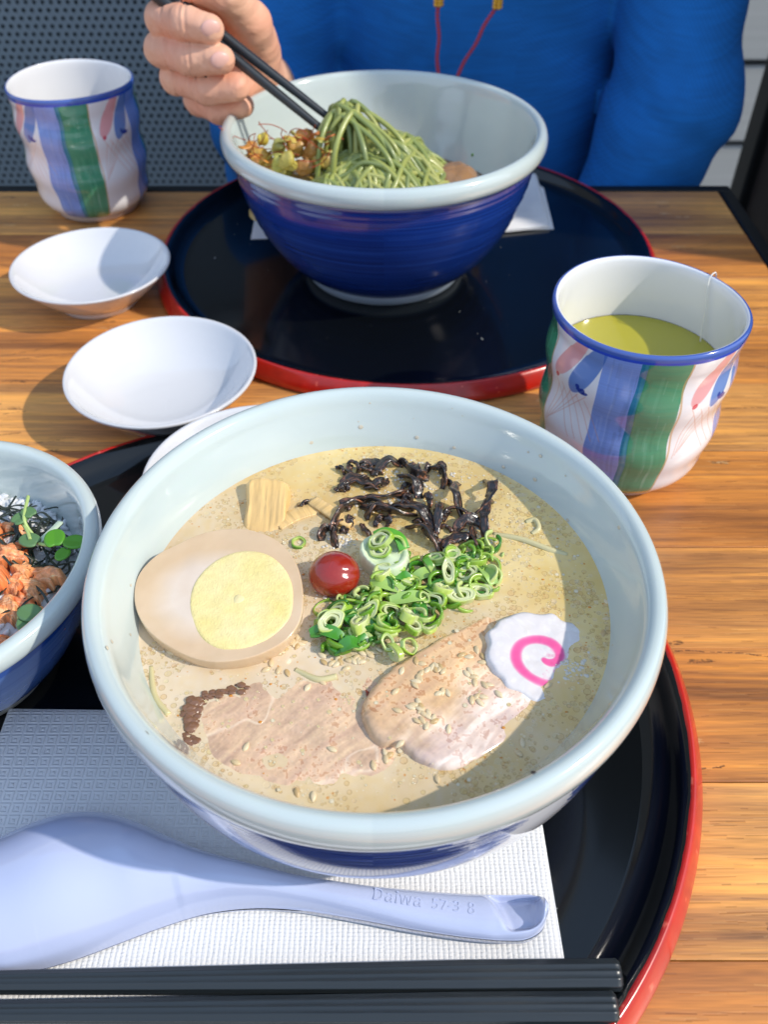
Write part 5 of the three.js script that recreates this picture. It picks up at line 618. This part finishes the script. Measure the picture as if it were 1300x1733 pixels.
  part('hair', meshField(hairSd, [.085, .52, -.87], .15, 44), std({ color: 0x1c1512, roughness: .5 }), pr);
  const nail = phy({ color: lin(.76, .43, .35), roughness: .38 }); for (const [x, y, z, a] of [[-.1000, .1560, -.5425, .1], [-.0965, .1400, -.5400, .12]]) { const g = new THREE.SphereGeometry(.0058, 20, 14); g.scale(1, .80, .38); g.rotateY(.35); g.rotateZ(a); g.translate(x + .001, y, z - .0006); part('fingernail', g, nail, bodyMesh); }
}
{ // chopsticks in the hand
  const m = phy({ color: lin(.020, .026, .032), roughness: .42, clearcoat: .2, clearcoatRoughness: .3 });
  const sect = (r) => Array.from({ length: 20 }, (_, k) => { const a = k / 20 * 6.2832, s = Math.pow(Math.pow(Math.abs(Math.cos(a)), 3) + Math.pow(Math.abs(Math.sin(a)), 3), -1 / 3); return [r * s * Math.cos(a), r * s * Math.sin(a)]; });
  const hs = (tip, thru, label) => { const d = thru.clone().sub(tip).normalize().multiplyScalar(.225), e = tip.clone().add(d), t = thing('held_chopstick', label, 'chopstick', tip.clone().lerp(e, .5), 'black chopsticks held over the noodles'); part('shaft', sweep(new THREE.LineCurve3(tip, e), u => sect(.0020 + .0018 * Math.min(1, u * 1.6)), 40), m, t); };
  hs(V(-.0285, .0905, -.546), V(-.118, .1545, -.5685), 'black held chopstick buried in the green noodles, lower of the pair'); hs(V(-.0330, .1010, -.556), V(-.118, .1600, -.5725), 'black held chopstick resting on top of the noodles, upper of the pair');
}
{ // bead necklace hanging from the neck, two strands meeting behind the bowl
  const n = thing('bead_necklace', 'thin red bead necklace with yellow bead clusters on the blue shirt', 'necklace', [.06, .05, -.745]); const red = phy({ color: lin(.52, .04, .06), roughness: .4, clearcoat: .4 }), yel = phy({ color: lin(.78, .40, .02), roughness: .3, clearcoat: .5 });
  const bg = new THREE.SphereGeometry(.0016, 8, 6), zf = (y) => -.7555 - .02 * (y - .08);
  const run = (a, b, cl) => { const L = a.distanceTo(b), c = Math.round(L / .0024), beads = []; for (let k = 0; k <= c; k++) { const p = a.clone().lerp(b, k / c); p.x += .0007 * Math.sin(k * .5); const g = bg.clone(); g.scale(1.15, .72, 1.15); g.translate(p.x, p.y, p.z); beads.push(g); } part('bead_strand', mergeGeometries(beads), red, n); for (const t of cl) { const p = a.clone().lerp(b, t); for (let k = 0; k < 14; k++) { const g = new THREE.SphereGeometry(.0017, 8, 6), q = k % 5 / 5 * 6.283; g.translate(p.x + .0026 * Math.cos(q), p.y + .0026 * (Math.floor(k / 5) - 1), p.z + .0026 * Math.sin(q)); part('yellow_bead', g, yel, n); } } };
  const pt = (x, y) => { const p = atZ(x, y, -.747); return p; };
  const top1 = pt(743, 5), top2 = pt(843, 10), b1 = pt(741, 150), b2 = pt(762, 150); const s1 = b1.clone().add(top1.clone().sub(b1).multiplyScalar(1.9)), s2 = b2.clone().add(top2.clone().sub(b2).multiplyScalar(1.9)); s1.z -= .012; s2.z -= .012;
  run(b1, s1, [.527]); run(b2, s2, [.53]);
}
renderer.render(scene, camera);
